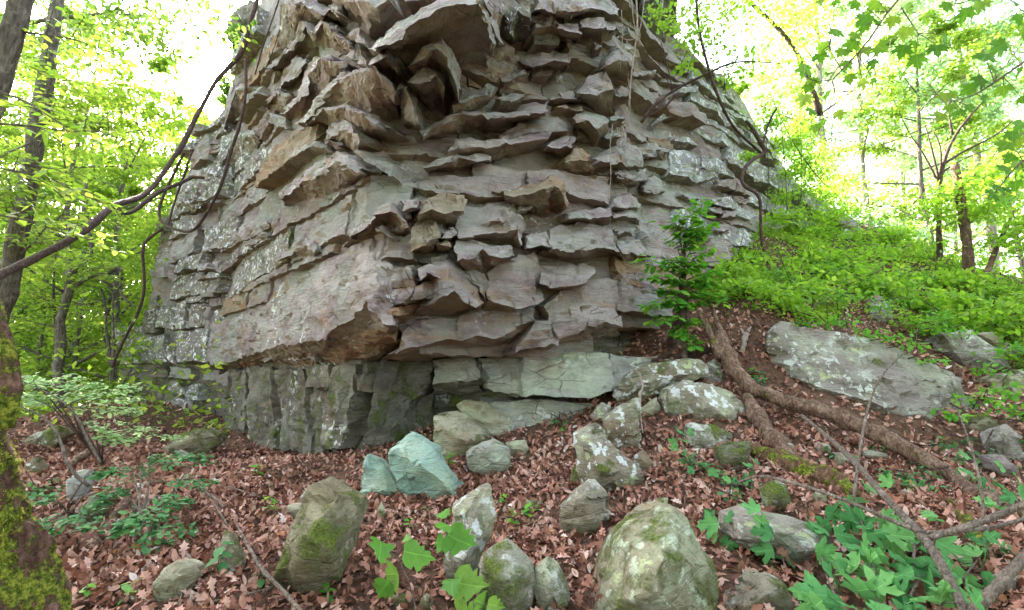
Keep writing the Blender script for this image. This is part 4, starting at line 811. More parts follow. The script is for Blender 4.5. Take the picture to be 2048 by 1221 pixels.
def bark_mat(name, a_, b_, c_, moss=0., sc=1.):
    g = G(name); tc = g.n('ShaderNodeTexCoord'); p = g.pos(); pv = g.pos((1, 1, .22))
    n = g.noise(pv, 22 * sc, 6, .7); c = g.ramp(n, [(.32, a_), (.5, b_), (.7, c_)])
    c = g.mix(g.map(g.noise(p, 5, 5, .7), .55, .68, 0, .6), c, tuple(min(1, q * 1.6) for q in c_))
    h = g.math('ADD', n, g.math('MULTIPLY', g.voro(pv, 26 * sc, 'DISTANCE_TO_EDGE'), 1.2))
    if moss:
        mf = g.map(g.noise(p, 7.5, 7, .7), .64 - .22 * moss, .70 - .22 * moss)
        c = g.mix(mf, c, g.ramp(g.noise(p, 38, 5, .75), [(.36, (.035, .05, .008)), (.48, (.13, .17, .02)), (.60, (.38, .38, .05))])); h = g.math('ADD', h, g.math('MULTIPLY', mf, g.noise(p, 80, 4, .8)))
    return g.done(g.bsdf(c, .9, g.bump(h, 1., .03), .15))
M['bark'] = bark_mat('grey_bark', (.05, .042, .036), (.12, .10, .085), (.22, .19, .165))
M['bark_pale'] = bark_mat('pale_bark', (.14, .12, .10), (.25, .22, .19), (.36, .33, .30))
M['vine'] = bark_mat('liana_bark', (.04, .024, .022), (.09, .055, .05), (.16, .105, .095), sc=2)
M['log'] = bark_mat('reddish_log_wood', (.05, .028, .02), (.16, .095, .07), (.30, .20, .155), .2, 1.4)
M['rotten'] = bark_mat('mossy_rotten_wood', (.04, .025, .018), (.14, .075, .045), (.24, .14, .09), .75, 1.4)
M['mossbark'] = bark_mat('mossy_bark', (.035, .018, .014), (.10, .05, .036), (.19, .115, .085), .85, 1.0)
M['twig'] = bark_mat('twig_bark', (.08, .06, .05), (.17, .13, .11), (.26, .21, .18), sc=2)
M['twig_pale'] = bark_mat('pale_twig', (.22, .17, .14), (.34, .27, .23), (.44, .37, .32), sc=2)

# ------------------------------------------------------------------ tubes and leaves
def tube_geo(pts, rad_, sides=8, step=None, wob=.15, seed=0, cap=True):
    pts = np.asarray(pts, float); rad_ = np.broadcast_to(np.asarray(rad_, float), (len(pts),))
    s = np.r_[0, np.cumsum(np.linalg.norm(np.diff(pts, axis=0), axis=1))]; L_ = s[-1]
    k = max(2, int(L_ / (step or max(.04, rad_.mean() * 2.2))) + 1); k = min(k, 220); t = np.linspace(0, L_, k)
    # Catmull-like smoothing: dense linear then box filter
    q = np.stack([np.interp(t, s, pts[:, i]) for i in range(3)], -1); r = np.interp(t, s, rad_)
    wn = max(1, int(k / max(len(pts) - 1, 1) * .45))
    if wn > 1 and k > 4:
        for _ in range(2):
            pad = np.pad(q, ((wn, wn), (0, 0)), mode='edge'); cs = np.cumsum(np.vstack([np.zeros(3), pad]), 0); m_ = (cs[2 * wn + 1:] - cs[:-2 * wn - 1]) / (2 * wn + 1)
            e0, e1 = q[0].copy(), q[-1].copy(); q = m_; q[0] = e0; q[-1] = e1
    tg = np.gradient(q, axis=0); tg /= np.linalg.norm(tg, axis=1)[:, None] + 1e-9
    up = np.array([0, 0, 1.]) if abs(tg[:, 2]).mean() < .8 else np.array([0, 1., 0])
    b = np.cross(tg, up); b /= np.linalg.norm(b, axis=1)[:, None] + 1e-9; nn = np.cross(b, tg)
    a = np.linspace(0, 2 * math.pi, sides, endpoint=False)
    ring = np.cos(a)[None, :, None] * b[:, None] + np.sin(a)[None, :, None] * nn[:, None]
    V = (q[:, None] + ring * r[:, None, None])
    if wob:
        vv = V.reshape(-1, 3); dn = fbm(vv * (1.2 / max(r.mean(), .01)) * .35, 50 + seed, 3).reshape(k, sides)
        V = q[:, None] + ring * (r[:, None, None] * (1 + wob * dn[..., None]))
    V = V.reshape(-1, 3); i = np.arange(k * sides).reshape(k, sides); j = np.roll(i, -1, 1)
    F = np.stack([i[:-1], i[1:], j[1:], j[:-1]], -1).reshape(-1, 4); T = np.zeros((0, 3), int)
    if cap:
        n0 = len(V); V = np.vstack([V, q[0], q[-1]]); T = np.vstack([np.stack([i[0], j[0], np.full(sides, n0)], -1), np.stack([j[-1], i[-1], np.full(sides, n0 + 1)], -1)])
    return V, F, T
def merge(geos):
    V, F, T, o = [], [], [], 0
    for v, f, t in geos: V.append(v); F.append(f + o); T.append(t + o); o += len(v)
    return np.vstack(V), [np.vstack(F), np.vstack(T)]
def tube(name, pts, r, mat, parent=None, **kw):
    tg = kw.pop('tag', None); v, f = merge([tube_geo(pts, r, **kw)]); o = mesh(name, v, f, M[mat], parent, tag=tg)
    return o
def pix(reg, pts, Y):
    q = R2(reg, [(p[0], p[1]) for p in pts]); Yv = [p[2] if len(p) > 2 else Y for p in pts]; return P(q[:, 0], q[:, 1], np.array(Yv))
def gpix(reg, pts, lift=.04):
    q = R2(reg, [(p[0], p[1]) for p in pts]); Yv = []
    for (x, y), p in zip(q, pts):
        g0 = on_ground(x, min(y, 1260)); Yv.append(min(p[2] if len(p) > 2 else 99, g0[1] - lift))
    return P(q[:, 0], q[:, 1], np.array(Yv))
# leaf outlines lie in the xy plane, base at the origin, tip towards +y
def leafT(outl, fold=.12, curl=.1, mid=(0, .45)):
    o_ = np.array(outl, float); z = fold * np.abs(o_[:, 0]) - curl * o_[:, 1] ** 2
    V = np.vstack([[mid[0], mid[1], -curl * mid[1] ** 2], np.c_[o_, z]]); k = len(o_)
    T = np.array([(0, 1 + i, 1 + (i + 1) % k) for i in range(k)]); return V, T
OVATE = leafT([(0, 0), (.22, .18), (.30, .42), (.20, .74), (0, 1), (-.20, .74), (-.30, .42), (-.22, .18)])
OV4 = (np.array([(0, 0, 0), (.30, .45, .06), (0, 1, -.12), (-.30, .45, .06)]), np.array([(0, 1, 2), (0, 2, 3)]))
LANCE = leafT([(0, 0), (.13, .2), (.18, .5), (.10, .82), (0, 1), (-.10, .82), (-.18, .5), (-.13, .2)])
MAPLE = leafT([(0, 0), (.16, .05), (.42, -.06), (.36, .10), (.62, .16), (.44, .28), (.78, .56), (.58, .54), (.60, .74), (.40, .58), (.24, .56), (.28, .78), (.16, .80), (0, 1.08),
               (-.16, .80), (-.28, .78), (-.24, .56), (-.40, .58), (-.60, .74), (-.58, .54), (-.78, .56), (-.44, .28), (-.62, .16), (-.36, .10), (-.42, -.06), (-.16, .05)], .1, .18, (0, .32))
LOBED = leafT([(0, 0), (.20, .02), (.38, .10), (.30, .22), (.56, .34), (.66, .56), (.46, .52), (.36, .60), (.30, .50), (.22, .64), (.26, .84), (.10, .86), (0, 1.05),
               (-.12, .84), (-.28, .82), (-.20, .62), (-.30, .50), (-.38, .62), (-.66, .58), (-.52, .38), (-.32, .24), (-.40, .10), (-.20, .02)], .12, .16, (0, .34))
BROAD = leafT([(0, 0), (.22, -.03), (.44, .08), (.52, .26), (.36, .36), (.55, .48), (.40, .60), (.27, .66), (.22, .82), (.10, .86), (0, 1.08), (-.09, .88), (-.26, .84), (-.22, .66), (-.46, .66), (-.34, .50), (-.56, .38), (-.46, .12), (-.22, -.02)], .16, .25, (0, .4))
OAK = leafT([(0, 0), (.07, .16), (.24, .20), (.13, .34), (.34, .46), (.16, .56), (.30, .74), (.10, .78), (0, 1), (-.10, .8), (-.28, .72), (-.14, .56), (-.32, .44), (-.12, .34), (-.22, .22), (-.07, .16)], .35, .5)
DEAD = leafT([(0, 0), (.20, .2), (.27, .5), (.14, .82), (0, 1), (-.16, .8), (-.26, .48), (-.18, .2)], .5, -.35)
def rots(n, rs, tilt=.6, yaw=None, tipdown=0.):
    """Random leaf frames: yaw about Z, then a tilt."""
    y = rs.uniform(0, 2 * math.pi, n) if yaw is None else yaw; tx = rs.normal(-tipdown, tilt, n); ty = rs.normal(0, tilt, n)
    cy, sy, cx, sx, cz, sz = np.cos(ty), np.sin(ty), np.cos(tx), np.sin(tx), np.cos(y), np.sin(y)
    Ry = np.zeros((n, 3, 3)); Ry[:, 0, 0] = cy; Ry[:, 0, 2] = sy; Ry[:, 1, 1] = 1; Ry[:, 2, 0] = -sy; Ry[:, 2, 2] = cy
    Rx = np.zeros((n, 3, 3)); Rx[:, 0, 0] = 1; Rx[:, 1, 1] = cx; Rx[:, 1, 2] = -sx; Rx[:, 2, 1] = sx; Rx[:, 2, 2] = cx
    Rz = np.zeros((n, 3, 3)); Rz[:, 0, 0] = cz; Rz[:, 0, 1] = -sz; Rz[:, 1, 0] = sz; Rz[:, 1, 1] = cz; Rz[:, 2, 2] = 1
    return Rz @ Rx @ Ry
def scatter(tmpl, pos, R_, sc, rnd):
    v, t = tmpl; n_ = len(pos); V = np.einsum('nij,kj->nki', R_, v) * sc[:, None, None] + pos[:, None]
    T = t[None] + (np.arange(n_) * len(v))[:, None, None]; return V.reshape(-1, 3), T.reshape(-1, 3), np.repeat(rnd, len(v))
def leaves(name, parts, mat, parent=None, kind='stuff', tag=None):
    V, T, A, o_ = [], [], [], 0
    for v, t, a in parts: V.append(v); T.append(t + o_); A.append(a); o_ += len(v)
    o = mesh(name, np.vstack(V), np.vstack(T), M[mat], parent, attr=np.concatenate(A), tag=tag)
    if kind: o['kind'] = kind
    return o
rs = np.random.RandomState(11)

# ------------------------------------------------------------------ leaf litter
def gnormal(x, y, e=.06):
    zx = (ground(x + e, y) - ground(x - e, y)) / (2 * e); zy = (ground(x, y + e) - ground(x, y - e)) / (2 * e); n_ = np.stack([-zx, -zy, np.ones_like(zx)], -1); return n_ / np.linalg.norm(n_, axis=1)[:, None]
def tilt_to(Rm, n_):
    z = np.array([0, 0, 1.]); v = np.cross(np.broadcast_to(z, n_.shape), n_); c_ = n_[:, 2]; K = np.zeros((len(n_), 3, 3))
    K[:, 0, 1] = -v[:, 2]; K[:, 0, 2] = v[:, 1]; K[:, 1, 0] = v[:, 2]; K[:, 1, 2] = -v[:, 0]; K[:, 2, 0] = -v[:, 1]; K[:, 2, 1] = v[:, 0]
    return (np.eye(3)[None] + K + K @ K / (1 + c_)[:, None, None]) @ Rm
def green_bank(x, y):
    """1 where the green ground cover grows on the bank."""
    p = np.stack([x, y, ground(x, y)], -1); px, py = proj(p)
    lim = np.interp(px, [1380, 1440, 1560, 1700, 1800, 1900, 2048, 2300], [560, 640, 655, 640, 660, 700, 760, 800])
    e = 18 * vnoise(np.stack([x, y, 0 * x], -1) * 1.3, 77)
    return (px > 1395) & (py < lim + e) & (y < 40) & (y > 3)
def litter_set(n_, x0, x1, y0, y1, smin, smax, tm, tilt=.45, rr=rs):
    x = rr.uniform(x0, x1, n_); y = rr.uniform(y0, y1, n_); nm = gnormal(x, y); R_ = tilt_to(rots(n_, rr, tilt), nm)
    pos = np.stack([x, y, ground(x, y) + rr.uniform(.0, .035, n_)], -1); clump = .5 + .35 * fbm(pos * 1.2, 61, 2)
    patch = vnoise(pos * np.array([1.1, 1.1, 0]), 91)
    keep = (rr.rand(n_) < np.clip(1.15 + patch * 1.6, .6, 1)) & ~((green_bank(x, y)) & (rr.rand(n_) < .55))
    rn = np.clip(rr.beta(1.3, 1.3, n_) * .88 + (clump - .5) * .6 + (rr.rand(n_) < .08) * .25, 0, 1)
    return scatter(tm, pos[keep], R_[keep], rr.uniform(smin, smax, n_)[keep], rn[keep])
parts = [litter_set(19000, -4.5, 4.5, 1.6, 5.2, .035, .105, OAK, .7), litter_set(30000, -4.5, 4.8, 1.6, 5.6, .02, .08, DEAD, .8),
         litter_set(24000, -9, 7.5, 4.6, 9.5, .04, .10, DEAD, .6), litter_set(15000, -9, 7.5, 4.4, 9.5, .045, .11, OAK, .5), litter_set(12000, -16, 12, 8.5, 18, .08, .14, DEAD, .5),
         litter_set(6000, -16, -3, 4, 16, .08, .12, OAK, .5)]
leaves('leaf_litter', parts, 'litter', tag=dict(label='thick carpet of curled brown and pinkish dead leaves covering the slope', cat='leaf litter'))

# ------------------------------------------------------------------ ground cover on the bank and weeds
def cover(n_, test, x0, x1, y0, y1, s0, s1, h0, h1, tm, tilt=.5, rr=rs):
    x = rr.uniform(x0, x1, n_); y = rr.uniform(y0, y1, n_); k = test(x, y); x, y = x[k], y[k]; m = len(x)
    q = np.stack([x, y, 0 * x], -1); hh = np.clip(.5 + .9 * fbm(q * .9, 101, 3), .05, 1.3); dens = fbm(q * 1.7, 121, 2); k = rr.rand(m) < np.clip(.8 + dens * 1.1, .1, 1)
    x, y, hh = x[k], y[k], hh[k]; m = len(x); z = ground(x, y) + h0 + (h1 - h0) * hh * rr.rand(m) ** .7
    rn = np.clip(rr.beta(2, 2.4, m) + .3 * vnoise(np.stack([x, y, 0 * x], -1) * .8, 141), 0, 1)
    return scatter(tm, np.stack([x, y, z], -1), rots(m, rr, tilt), rr.uniform(s0, s1, m), rn)
parts = [cover(52000, green_bank, 1.5, 9, 6.2, 11, .045, .095, .02, .42, OV4), cover(22000, green_bank, 3, 12, 7.5, 16, .06, .12, .03, .5, OV4),
         cover(9000, green_bank, 3, 12, 4.5, 9.5, .06, .11, .05, .42, OVATE), cover(26000, green_bank, 5, 30, 11, 34, .09, .18, .05, .8, OV4)]
leaves('ground_cover', parts, 'leaf_bank', tag=dict(label='bright green creepers and weeds blanketing the bank beside the cliff', cat='undergrowth'))
def wood_floor(x, y): return ((x < -6) & (y > 9.5)) | ((x < -10) & (y > 5)) | ((x > 8.5) & (y > 4) & (y < 12) & (x > 9))
leaves('forest_undergrowth', [cover(42000, wood_floor, -45, -6, 5, 50, .12, .24, .1, 2.6, OV4, .5)], 'leaf_bright', tag=dict(label='sunlit low green undergrowth on the woodland floor beyond the cliff corner', cat='undergrowth'))
def blot(cx, cy, r):
    def f(x, y): return np.hypot(x - cx, y - cy) < r * (.7 + .4 * vnoise(np.stack([x * 2, y * 2, 0 * x], -1), 7))
    return f

# ------------------------------------------------------------------ tree building
def make_tree(name, seed, H, r0, first, spread, ntip, leaf, lsize, mat, bark, lean=(0, 0), crown=1., droop=0., sides=8, curve=.35, nl=16):
    """A trunk with limbs and twigs (one mesh) and a crown of separate leaves set along the twigs."""
    rr = np.random.RandomState(seed); geos = []; k = 9; t = np.linspace(0, 1, k)
    wx = np.cumsum(rr.normal(0, curve * H / k * .25, k)); wy = np.cumsum(rr.normal(0, curve * H / k * .25, k)); wx -= wx[0]; wy -= wy[0]
    tr = np.stack([wx + lean[0] * t * H, wy + lean[1] * t * H, t * H - .25], -1); tre = r0 * (1 - .82 * t) * (1 + .35 * np.exp(-t * 25)); geos.append(tube_geo(tr, tre, sides, step=.3, seed=seed))
    pos = []
    for i in range(nl):
        f = first + (1 - first) * (i + rr.rand() * .8) / nl; f = min(f, .99); b0 = np.array([np.interp(f, t, tr[:, j]) for j in range(3)]); rb_ = np.interp(f, t, tre) * .5
        a = i * 2.4 + rr.normal(0, .4); L_ = spread * (1 - .55 * f) * rr.uniform(.7, 1.2); el = rr.uniform(.15, .7) - droop
        d = np.array([math.cos(a) * math.cos(el), math.sin(a) * math.cos(el), math.sin(el)]); b1 = b0 + d * L_ * .5 + rr.normal(0, .06, 3) * L_; b2 = b0 + d * L_ + np.array([0, 0, L_ * (.12 - droop * .3)]) + rr.normal(0, .08, 3) * L_
        geos.append(tube_geo([b0, b1, b2], [rb_, rb_ * .6, rb_ * .2], 5, step=.4, wob=.1))
        for s in range(5):
            g0 = .3 + .7 * rr.rand(); c0 = b0 + (b1 - b0) * min(1, g0 * 2) if g0 < .5 else b1 + (b2 - b1) * (g0 - .5) * 2
            a2 = a + rr.choice([-1, 1]) * rr.uniform(.3, 1.2); l2 = L_ * rr.uniform(.25, .5); e2 = rr.uniform(-.2, .5)
            c1 = c0 + np.array([math.cos(a2) * math.cos(e2), math.sin(a2) * math.cos(e2), math.sin(e2) - droop * .4]) * l2
            geos.append(tube_geo([c0, c1], [rb_ * .3 + .004, rb_ * .1 + .003], 3, step=2, wob=0, cap=False)); pos.append((c0, c1, l2))
    m = len(pos); per = ntip // m; P0 = np.array([p[0] for p in pos]); P1 = np.array([p[1] for p in pos]); l2 = np.array([p[2] for p in pos])
    u_ = rr.rand(m, per) ** .6 * 1.15; q = P0[:, None] + (P1 - P0)[:, None] * u_[..., None]; q = q + rr.normal(0, 1, q.shape) * np.array([.22, .22, .10]) * l2[:, None, None] * crown
    q = q.reshape(-1, 3); n_ = len(q); rn = np.clip(rr.beta(2, 2, n_) * .7 + .3 * rr.rand(m).repeat(per), 0, 1)
    V, F = merge(geos); root = empty(name); tk = mesh('trunk', V, F, M[bark], root)
    cr = leaves('crown', [scatter(leaf, q, rots(n_, rr, .55), rr.uniform(.7, 1.3, n_) * lsize, rn)], mat, root, kind=None)
    return root
def copy_thing(o):
    c = o.copy(); C.objects.link(c)
    for ch in o.children:
        d = ch.copy(); C.objects.link(d); d.parent = c
        for g_ in ch.children: e = g_.copy(); C.objects.link(e); e.parent = d
    return c
def place(o, x, y, rz, sc, label, group, cat='tree', dz=0):
    o.location = (x, y, gz(x, y) + dz); o.rotation_euler = (0, 0, rz); o.scale = (sc, sc, sc); settag(o, label, cat, group)
pro = [make_tree('woodland_tree', 101, 15, .17, .12, 5.0, 15000, OV4, .17, 'leaf_bright', 'bark', nl=22),
       make_tree('woodland_tree', 102, 13, .13, .08, 4.4, 15000, OV4, .15, 'leaf_bright', 'bark', curve=.6, nl=20),
       make_tree('woodland_tree', 103, 17, .20, .2, 5.6, 17000, OV4, .18, 'leaf_mid', 'bark', nl=24)]
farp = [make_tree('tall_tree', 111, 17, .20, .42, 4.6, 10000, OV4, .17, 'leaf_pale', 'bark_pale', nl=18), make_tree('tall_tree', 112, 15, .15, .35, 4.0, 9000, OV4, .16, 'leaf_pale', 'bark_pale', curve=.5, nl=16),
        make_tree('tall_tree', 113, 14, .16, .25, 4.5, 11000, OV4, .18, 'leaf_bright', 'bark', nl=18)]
used = set()
def put(protos, k, *a, **kw):
    o = protos[k]
    if id(o) in used: o = copy_thing(o)
    used.add(id(protos[k])); place(o, *a, **kw); return o
GL = 'sunlit broadleaf trees in the wood beyond the cliff'; LL = 'slender backlit broadleaf tree with yellow-green leaves in the wood past the lichened cliff end'
rt = random.Random(5)
# (pixel column, distance): the bright gap around the sun is kept open
for i, (px, Y_, k, sc) in enumerate([(150, 15, 1, 1.), (-80, 15, 1, 1.), (235, 19, 1, .85), (-60, 24, 2, 1.2), (160, 25, 0, 1.1), (275, 25, 1, .8), (100, 31, 2, 1.3), (210, 33, 0, 1.15), (0, 34, 2, 1.4),
                         (330, 34, 1, .85), (215, 17, 1, 1.1), (130, 21, 0, 1.15), (400, 42, 0, .9), (470, 30, 2, 1.25), (520, 36, 0, 1.5), (620, 30, 2, 1.3), (270, 42, 2, 1.1), (140, 44, 2, 1.5), (30, 46, 0, 1.6), (-120, 40, 2, 1.5), (-200, 22, 0, 1.2), (560, 24, 1, 1.4), (350, 52, 0, 1.1), (220, 55, 2, 1.3), (440, 34, 2, 1.65), (90, 22, 2, 1.25), (225, 27, 0, 1.4), (90, 58, 2, 1.6)]):
    x = (px - 1024) / FPX * Y_ * 1.0; put(pro, k, x, Y_, rt.uniform(0, 6.28), sc, ('slender straight', 'thin crooked', 'stouter straight')[k] + LL[7:], GL)
GR = 'tall thin trees along the top of the bank'; LR = 'tall pale-trunked tree with thin airy crown on the crest behind the green bank'
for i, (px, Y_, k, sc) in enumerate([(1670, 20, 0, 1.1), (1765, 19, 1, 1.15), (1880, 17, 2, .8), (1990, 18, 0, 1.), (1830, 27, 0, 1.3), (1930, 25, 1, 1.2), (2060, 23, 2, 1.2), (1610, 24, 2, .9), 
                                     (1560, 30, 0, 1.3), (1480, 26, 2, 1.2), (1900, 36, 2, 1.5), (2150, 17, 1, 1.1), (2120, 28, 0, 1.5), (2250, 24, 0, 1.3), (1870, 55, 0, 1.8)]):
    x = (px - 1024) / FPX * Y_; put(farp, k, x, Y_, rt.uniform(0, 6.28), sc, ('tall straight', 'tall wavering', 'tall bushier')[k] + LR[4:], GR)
# unseen trees added behind and beside the camera to block low skylight
GB = 'unseen trees added to block low skylight'
for i, (x, y, k, sc) in enumerate([(-11, 1, 0, 1.), (-9, -6, 2, 1.), (-3, -10, 0, 1.1), (4, -9, 2, 1.), (10, -6, 0, 1.1), (14, 0, 1, 1.1), (16, 6, 0, 1.), (-15, -3, 2, 1.2), (0, -16, 2, 1.3), (9, -14, 0, 1.3), (18, -8, 2, 1.3), (-9, -15, 0, 1.3)]):
    put(pro, k, x, y, rt.uniform(0, 6.28), sc, 'unseen broadleaf tree added around the camera to block low skylight', GB)

# ------------------------------------------------------------------ named trunks on the left
def traced_tree(name, pts, Y, r, mat, label, crown=None, cat='tree', sides=12):
    root = empty(name); q = pix('Z', pts, Y); tube('trunk', q, r, mat, root, sides=sides, step=.12)
    if crown:
        for c_ in crown: c_(root)
    base = q[np.argmin(q[:, 2])]; settag(root, label, cat); rebase(root, tuple(base)); return root
def spray_branch(root, p0, dirv, L_, nleaf, leaf, size, mat, rr, r=.012, nb=7, flat=.25, bark='twig', name='branch', tip=.3):
    """A branch with side twigs in a loose flat spray and leaves along them."""
    dirv = np.array(dirv, float); dirv /= np.linalg.norm(dirv); geos = []; side = np.cross(dirv, [0, 0, 1.]); side /= np.linalg.norm(side) + 1e-9
    pts = [np.array(p0) + dirv * L_ * t + rr.normal(0, .03, 3) * L_ * t + np.array([0, 0, -.12 * L_ * t * t]) for t in np.linspace(0, 1, 6)]
    geos.append(tube_geo(pts, np.linspace(r, r * .25, 6), 6, step=.12)); tw = [(pts[0], pts[-1])]
    pos = []
    for i in range(nb):
        t = .2 + .8 * i / nb; a = np.array([np.interp(t, np.linspace(0, 1, 6), [p[j] for p in pts]) for j in range(3)]); s = 1 if i % 2 else -1
        d = dirv * rr.uniform(.3, .8) + side * s * rr.uniform(.5, 1.) + np.array([0, 0, rr.normal(0, flat)]); d /= np.linalg.norm(d); b = a + d * L_ * (1 - .55 * t) * rr.uniform(.35, .6)
        geos.append(tube_geo([a, b], [r * .4, r * .15], 4, step=.3, wob=0)); tw.append((a, b))
    per = max(2, nleaf // len(tw)); Q, YW = [], []
    for a, b in tw:
        u_ = np.linspace(.15, 1.02, per) + rr.normal(0, .02, per); q = a + (b - a) * u_[:, None]; l_ = np.linalg.norm(b - a)
        az = math.atan2((b - a)[1], (b - a)[0]) - math.pi / 2; sd_ = np.where(np.arange(per) % 2, 1, -1) * rr.uniform(.5, 1.2, per); Q.append(q + rr.normal(0, .012, q.shape)); YW.append(az + sd_)
    Q = np.vstack(Q); YW = np.concatenate(YW); n_ = len(Q); Rm = rots(n_, rr, .28, yaw=YW, tipdown=tip)
    return geos, scatter(leaf, Q, Rm, rr.uniform(.7, 1.2, n_) * size, rr.rand(n_))
def sprays(root, specs, leafname, mat, bark='twig', wood='branches'):
    gs, ls = [], []
    for sp in specs: g_, l_ = spray_branch(root, *sp[:3], sp[3], *sp[4:]); gs += g_; ls.append(l_)
    V, F = merge(gs); mesh(wood, V, F, M[bark], root)['kind'] = 'stuff'; leaves(leafname, ls, mat, root, kind=None)
rr = np.random.RandomState(21)
t1 = empty('leaning_tree'); tube('trunk', pix('Z', [(-60, 760), (-30, 700), (8, 600), (35, 480), (62, 340), (85, 200), (98, 110), (115, 0), (128, -90)], 9.5), [.27, .22, .185, .17, .16, .15, .14, .12, .1], 'bark', t1, sides=14, step=.15)
specs = []
for i in range(15):
    a = rr.uniform(0, 1); px = rr.uniform(-60, 110); py = rr.uniform(60, 560); p0 = P(px, py, 9.3); specs.append((p0, (rr.uniform(-.4, 1), rr.uniform(-1, .1), rr.uniform(-.15, .3)), rr.uniform(1.2, 2.4), 90, OVATE, .15, 'leaf_bright', rr, .02, 8))
sprays(t1, [(s[0], s[1], s[2], s[3], s[4], s[5], s[6], s[7], s[8], s[9]) for s in specs], 'crown', 'leaf_bright')
settag(t1, 'straight grey-barked trunk leaning inward behind the long liana, leafy branches around it', 'tree'); rebase(t1, (float(P(-60, 760, 9.5)[0]), 9.5, float(P(-60, 760, 9.5)[2])))
t2 = empty('leaning_tree'); tube('trunk', pix('Z', [(-70, 330), (-15, 190), (10, 110), (35, 30), (60, -60)], 5.0), [.16, .13, .115, .11, .10], 'bark', t2, sides=14, step=.1)
sprays(t2, [(P(-10, 180, 4.9), (.6, -.1, -.25), 1.3, 60, OVATE, .13, 'leaf_bright', rr, .016, 7), (P(-50, 330, 5), (.8, .1, -.1), 1.3, 70, OVATE, .13, 'leaf_bright', rr, .016, 7), (P(20, 60, 5), (.9, .2, .0), 1.1, 60, OVATE, .12, 'leaf_bright', rr, .014, 7),
            (P(-60, 420, 5.2), (.9, .3, -.1), 1.4, 80, OVATE, .12, 'leaf_bright', rr, .015, 8), (P(-60, 250, 5.5), (1., .2, .12), 1.7, 90, OVATE, .12, 'leaf_bright', rr, .015, 8)], 'crown', 'leaf_bright')
settag(t2, 'dark trunk cutting across the upper corner with big bright leaves below it', 'tree'); rebase(t2, tuple(P(-70, 330, 5.0)))
t3 = empty('crooked_tree'); gs = [tube_geo(pix('O', [(400, 1290), (370, 1150), (395, 1000), (385, 850), (420, 740), (450, 650), (455, 540), (560, 470), (590, 380), (575, 290), (535, 180), (540, 60), (560, -60)], 13), [.13, .12, .12, .11, .10, .10, .08, .07, .06, .055, .05, .04, .03], 9, step=.12),
      tube_geo(pix('O', [(455, 640), (540, 580), (630, 540), (690, 550), (750, 495), (790, 520), (770, 640), (800, 700), (870, 755)], 13), [.07, .06, .05, .05, .045, .04, .035, .03, .02], 7, step=.1)]
V, F = merge(gs); mesh('trunk', V, F, M['bark'], t3)
sp = [(P(*R2('O', [(x, y)])[0], 13), (rr.uniform(-1, 1), rr.uniform(-1, 0), rr.uniform(-.1, .4)), 1.6, 70, OVATE, .14, 'leaf_bright', rr, .015, 7) for x, y in [(575, 300), (450, 560), (540, 100), (640, 540), (780, 520), (540, -60), (400, 900), (400, 750)]]
sprays(t3, sp, 'crown', 'leaf_bright'); settag(t3, 'crooked slim tree with an arching side limb in the bright wood', 'tree'); rebase(t3, tuple(pix('O', [(400, 1290)], 13)[0]))
for i, (pts, Y_, r_, lb) in enumerate([
    ([(475, 1221), (490, 980), (520, 870), (540, 650)], 15, .07, 'thin grey sapling trunk just beside the crooked slim tree'),
    ([(235, 1200), (250, 1040), (285, 870), (290, 700)], 17, .07, 'thin dark sapling trunk between the leaning tree and the crooked tree'),
    ([(715, 1130), (700, 1000), (680, 880), (680, 760), (655, 640)], 13.5, .055, 'wiry dark sapling rising next to the hanging vine, bent stem'),
    ([(725, 1130), (730, 950), (720, 780), (735, 640)], 13.2, .045, 'wiry straight stem rising beside the bent sapling near the cliff end'),
    ([(690, 1060), (695, 950), (715, 820)], 18, .16, 'short stout trunk seen behind the wiry saplings')]):
    q = pix('O', pts, Y_); o = empty('sapling'); tube('trunk', q, [r_, r_ * .9] + [r_ * .6] * (len(pts) - 2), 'bark', o, sides=7)
    sprays(o, [(q[-1], (rr.uniform(-1, 1), rr.uniform(-1, 0), .2), 1.2, 50, OVATE, .13, 'leaf_bright', rr, .01, 6), (q[-2], (rr.uniform(-1, 1), rr.uniform(-1, 0), .2), 1.2, 50, OVATE, .13, 'leaf_bright', rr, .01, 6)], 'crown', 'leaf_bright')
    settag(o, lb, 'sapling'); rebase(o, tuple(q[0]))

# mossy trunk at the near edge
mt = empty('mossy_tree'); v, f, t = tube_geo(pix('Z', [(-130, 300), (-100, 480), (-78, 620), (-62, 760), (-48, 900), (-25, 1050), (10, 1200), (40, 1400)], 2.25), [.075, .085, .095, .11, .125, .14, .165, .21], 40, step=.018, wob=.0)
v = v + .055 * vec_noise(v * np.array([4, 4, 1.6]), 71, 3) + .02 * vec_noise(v * 16, 73, 3) + .009 * vec_noise(v * 55, 75, 2); mesh('trunk', v, [f, t], M['mossbark'], mt)
v2, f2, t2_ = tube_geo(pix('Z', [(-30, 560), (-12, 640), (5, 720), (12, 800), (0, 860)], 2.15), [.03, .045, .05, .055, .05], 20, step=.015, wob=.1); v2 = v2 + .012 * vec_noise(v2 * 14, 81, 3); mesh('side_stem', v2, [f2, t2_], M['mossbark'], mt)
n_ = 30000; idx_ = rs.randint(0, len(v) - 2, n_); bp = v[idx_] + rs.normal(0, .012, (n_, 3)); msk = fbm(bp * 6.0, 83, 3) > .0; bp = bp[msk]
mosso = leaves('moss', [scatter((OV4[0] * np.array([.5, 1, 1]), OV4[1]), bp, rots(len(bp), rs, 1.6), rs.uniform(.006, .018, len(bp)), rs.rand(len(bp)))], 'leaf_yel', mt)
_m = leaf_mat('moss_tuft', (.08, .11, .01), (.20, .24, .02), (.42, .42, .05), .2); mosso.data.materials[0] = _m
settag(mt, 'leaning near trunk thickly covered in yellow-green moss', 'tree'); rebase(mt, (float(P(40, 1250, 2.25)[0]), 2.25, 0.))

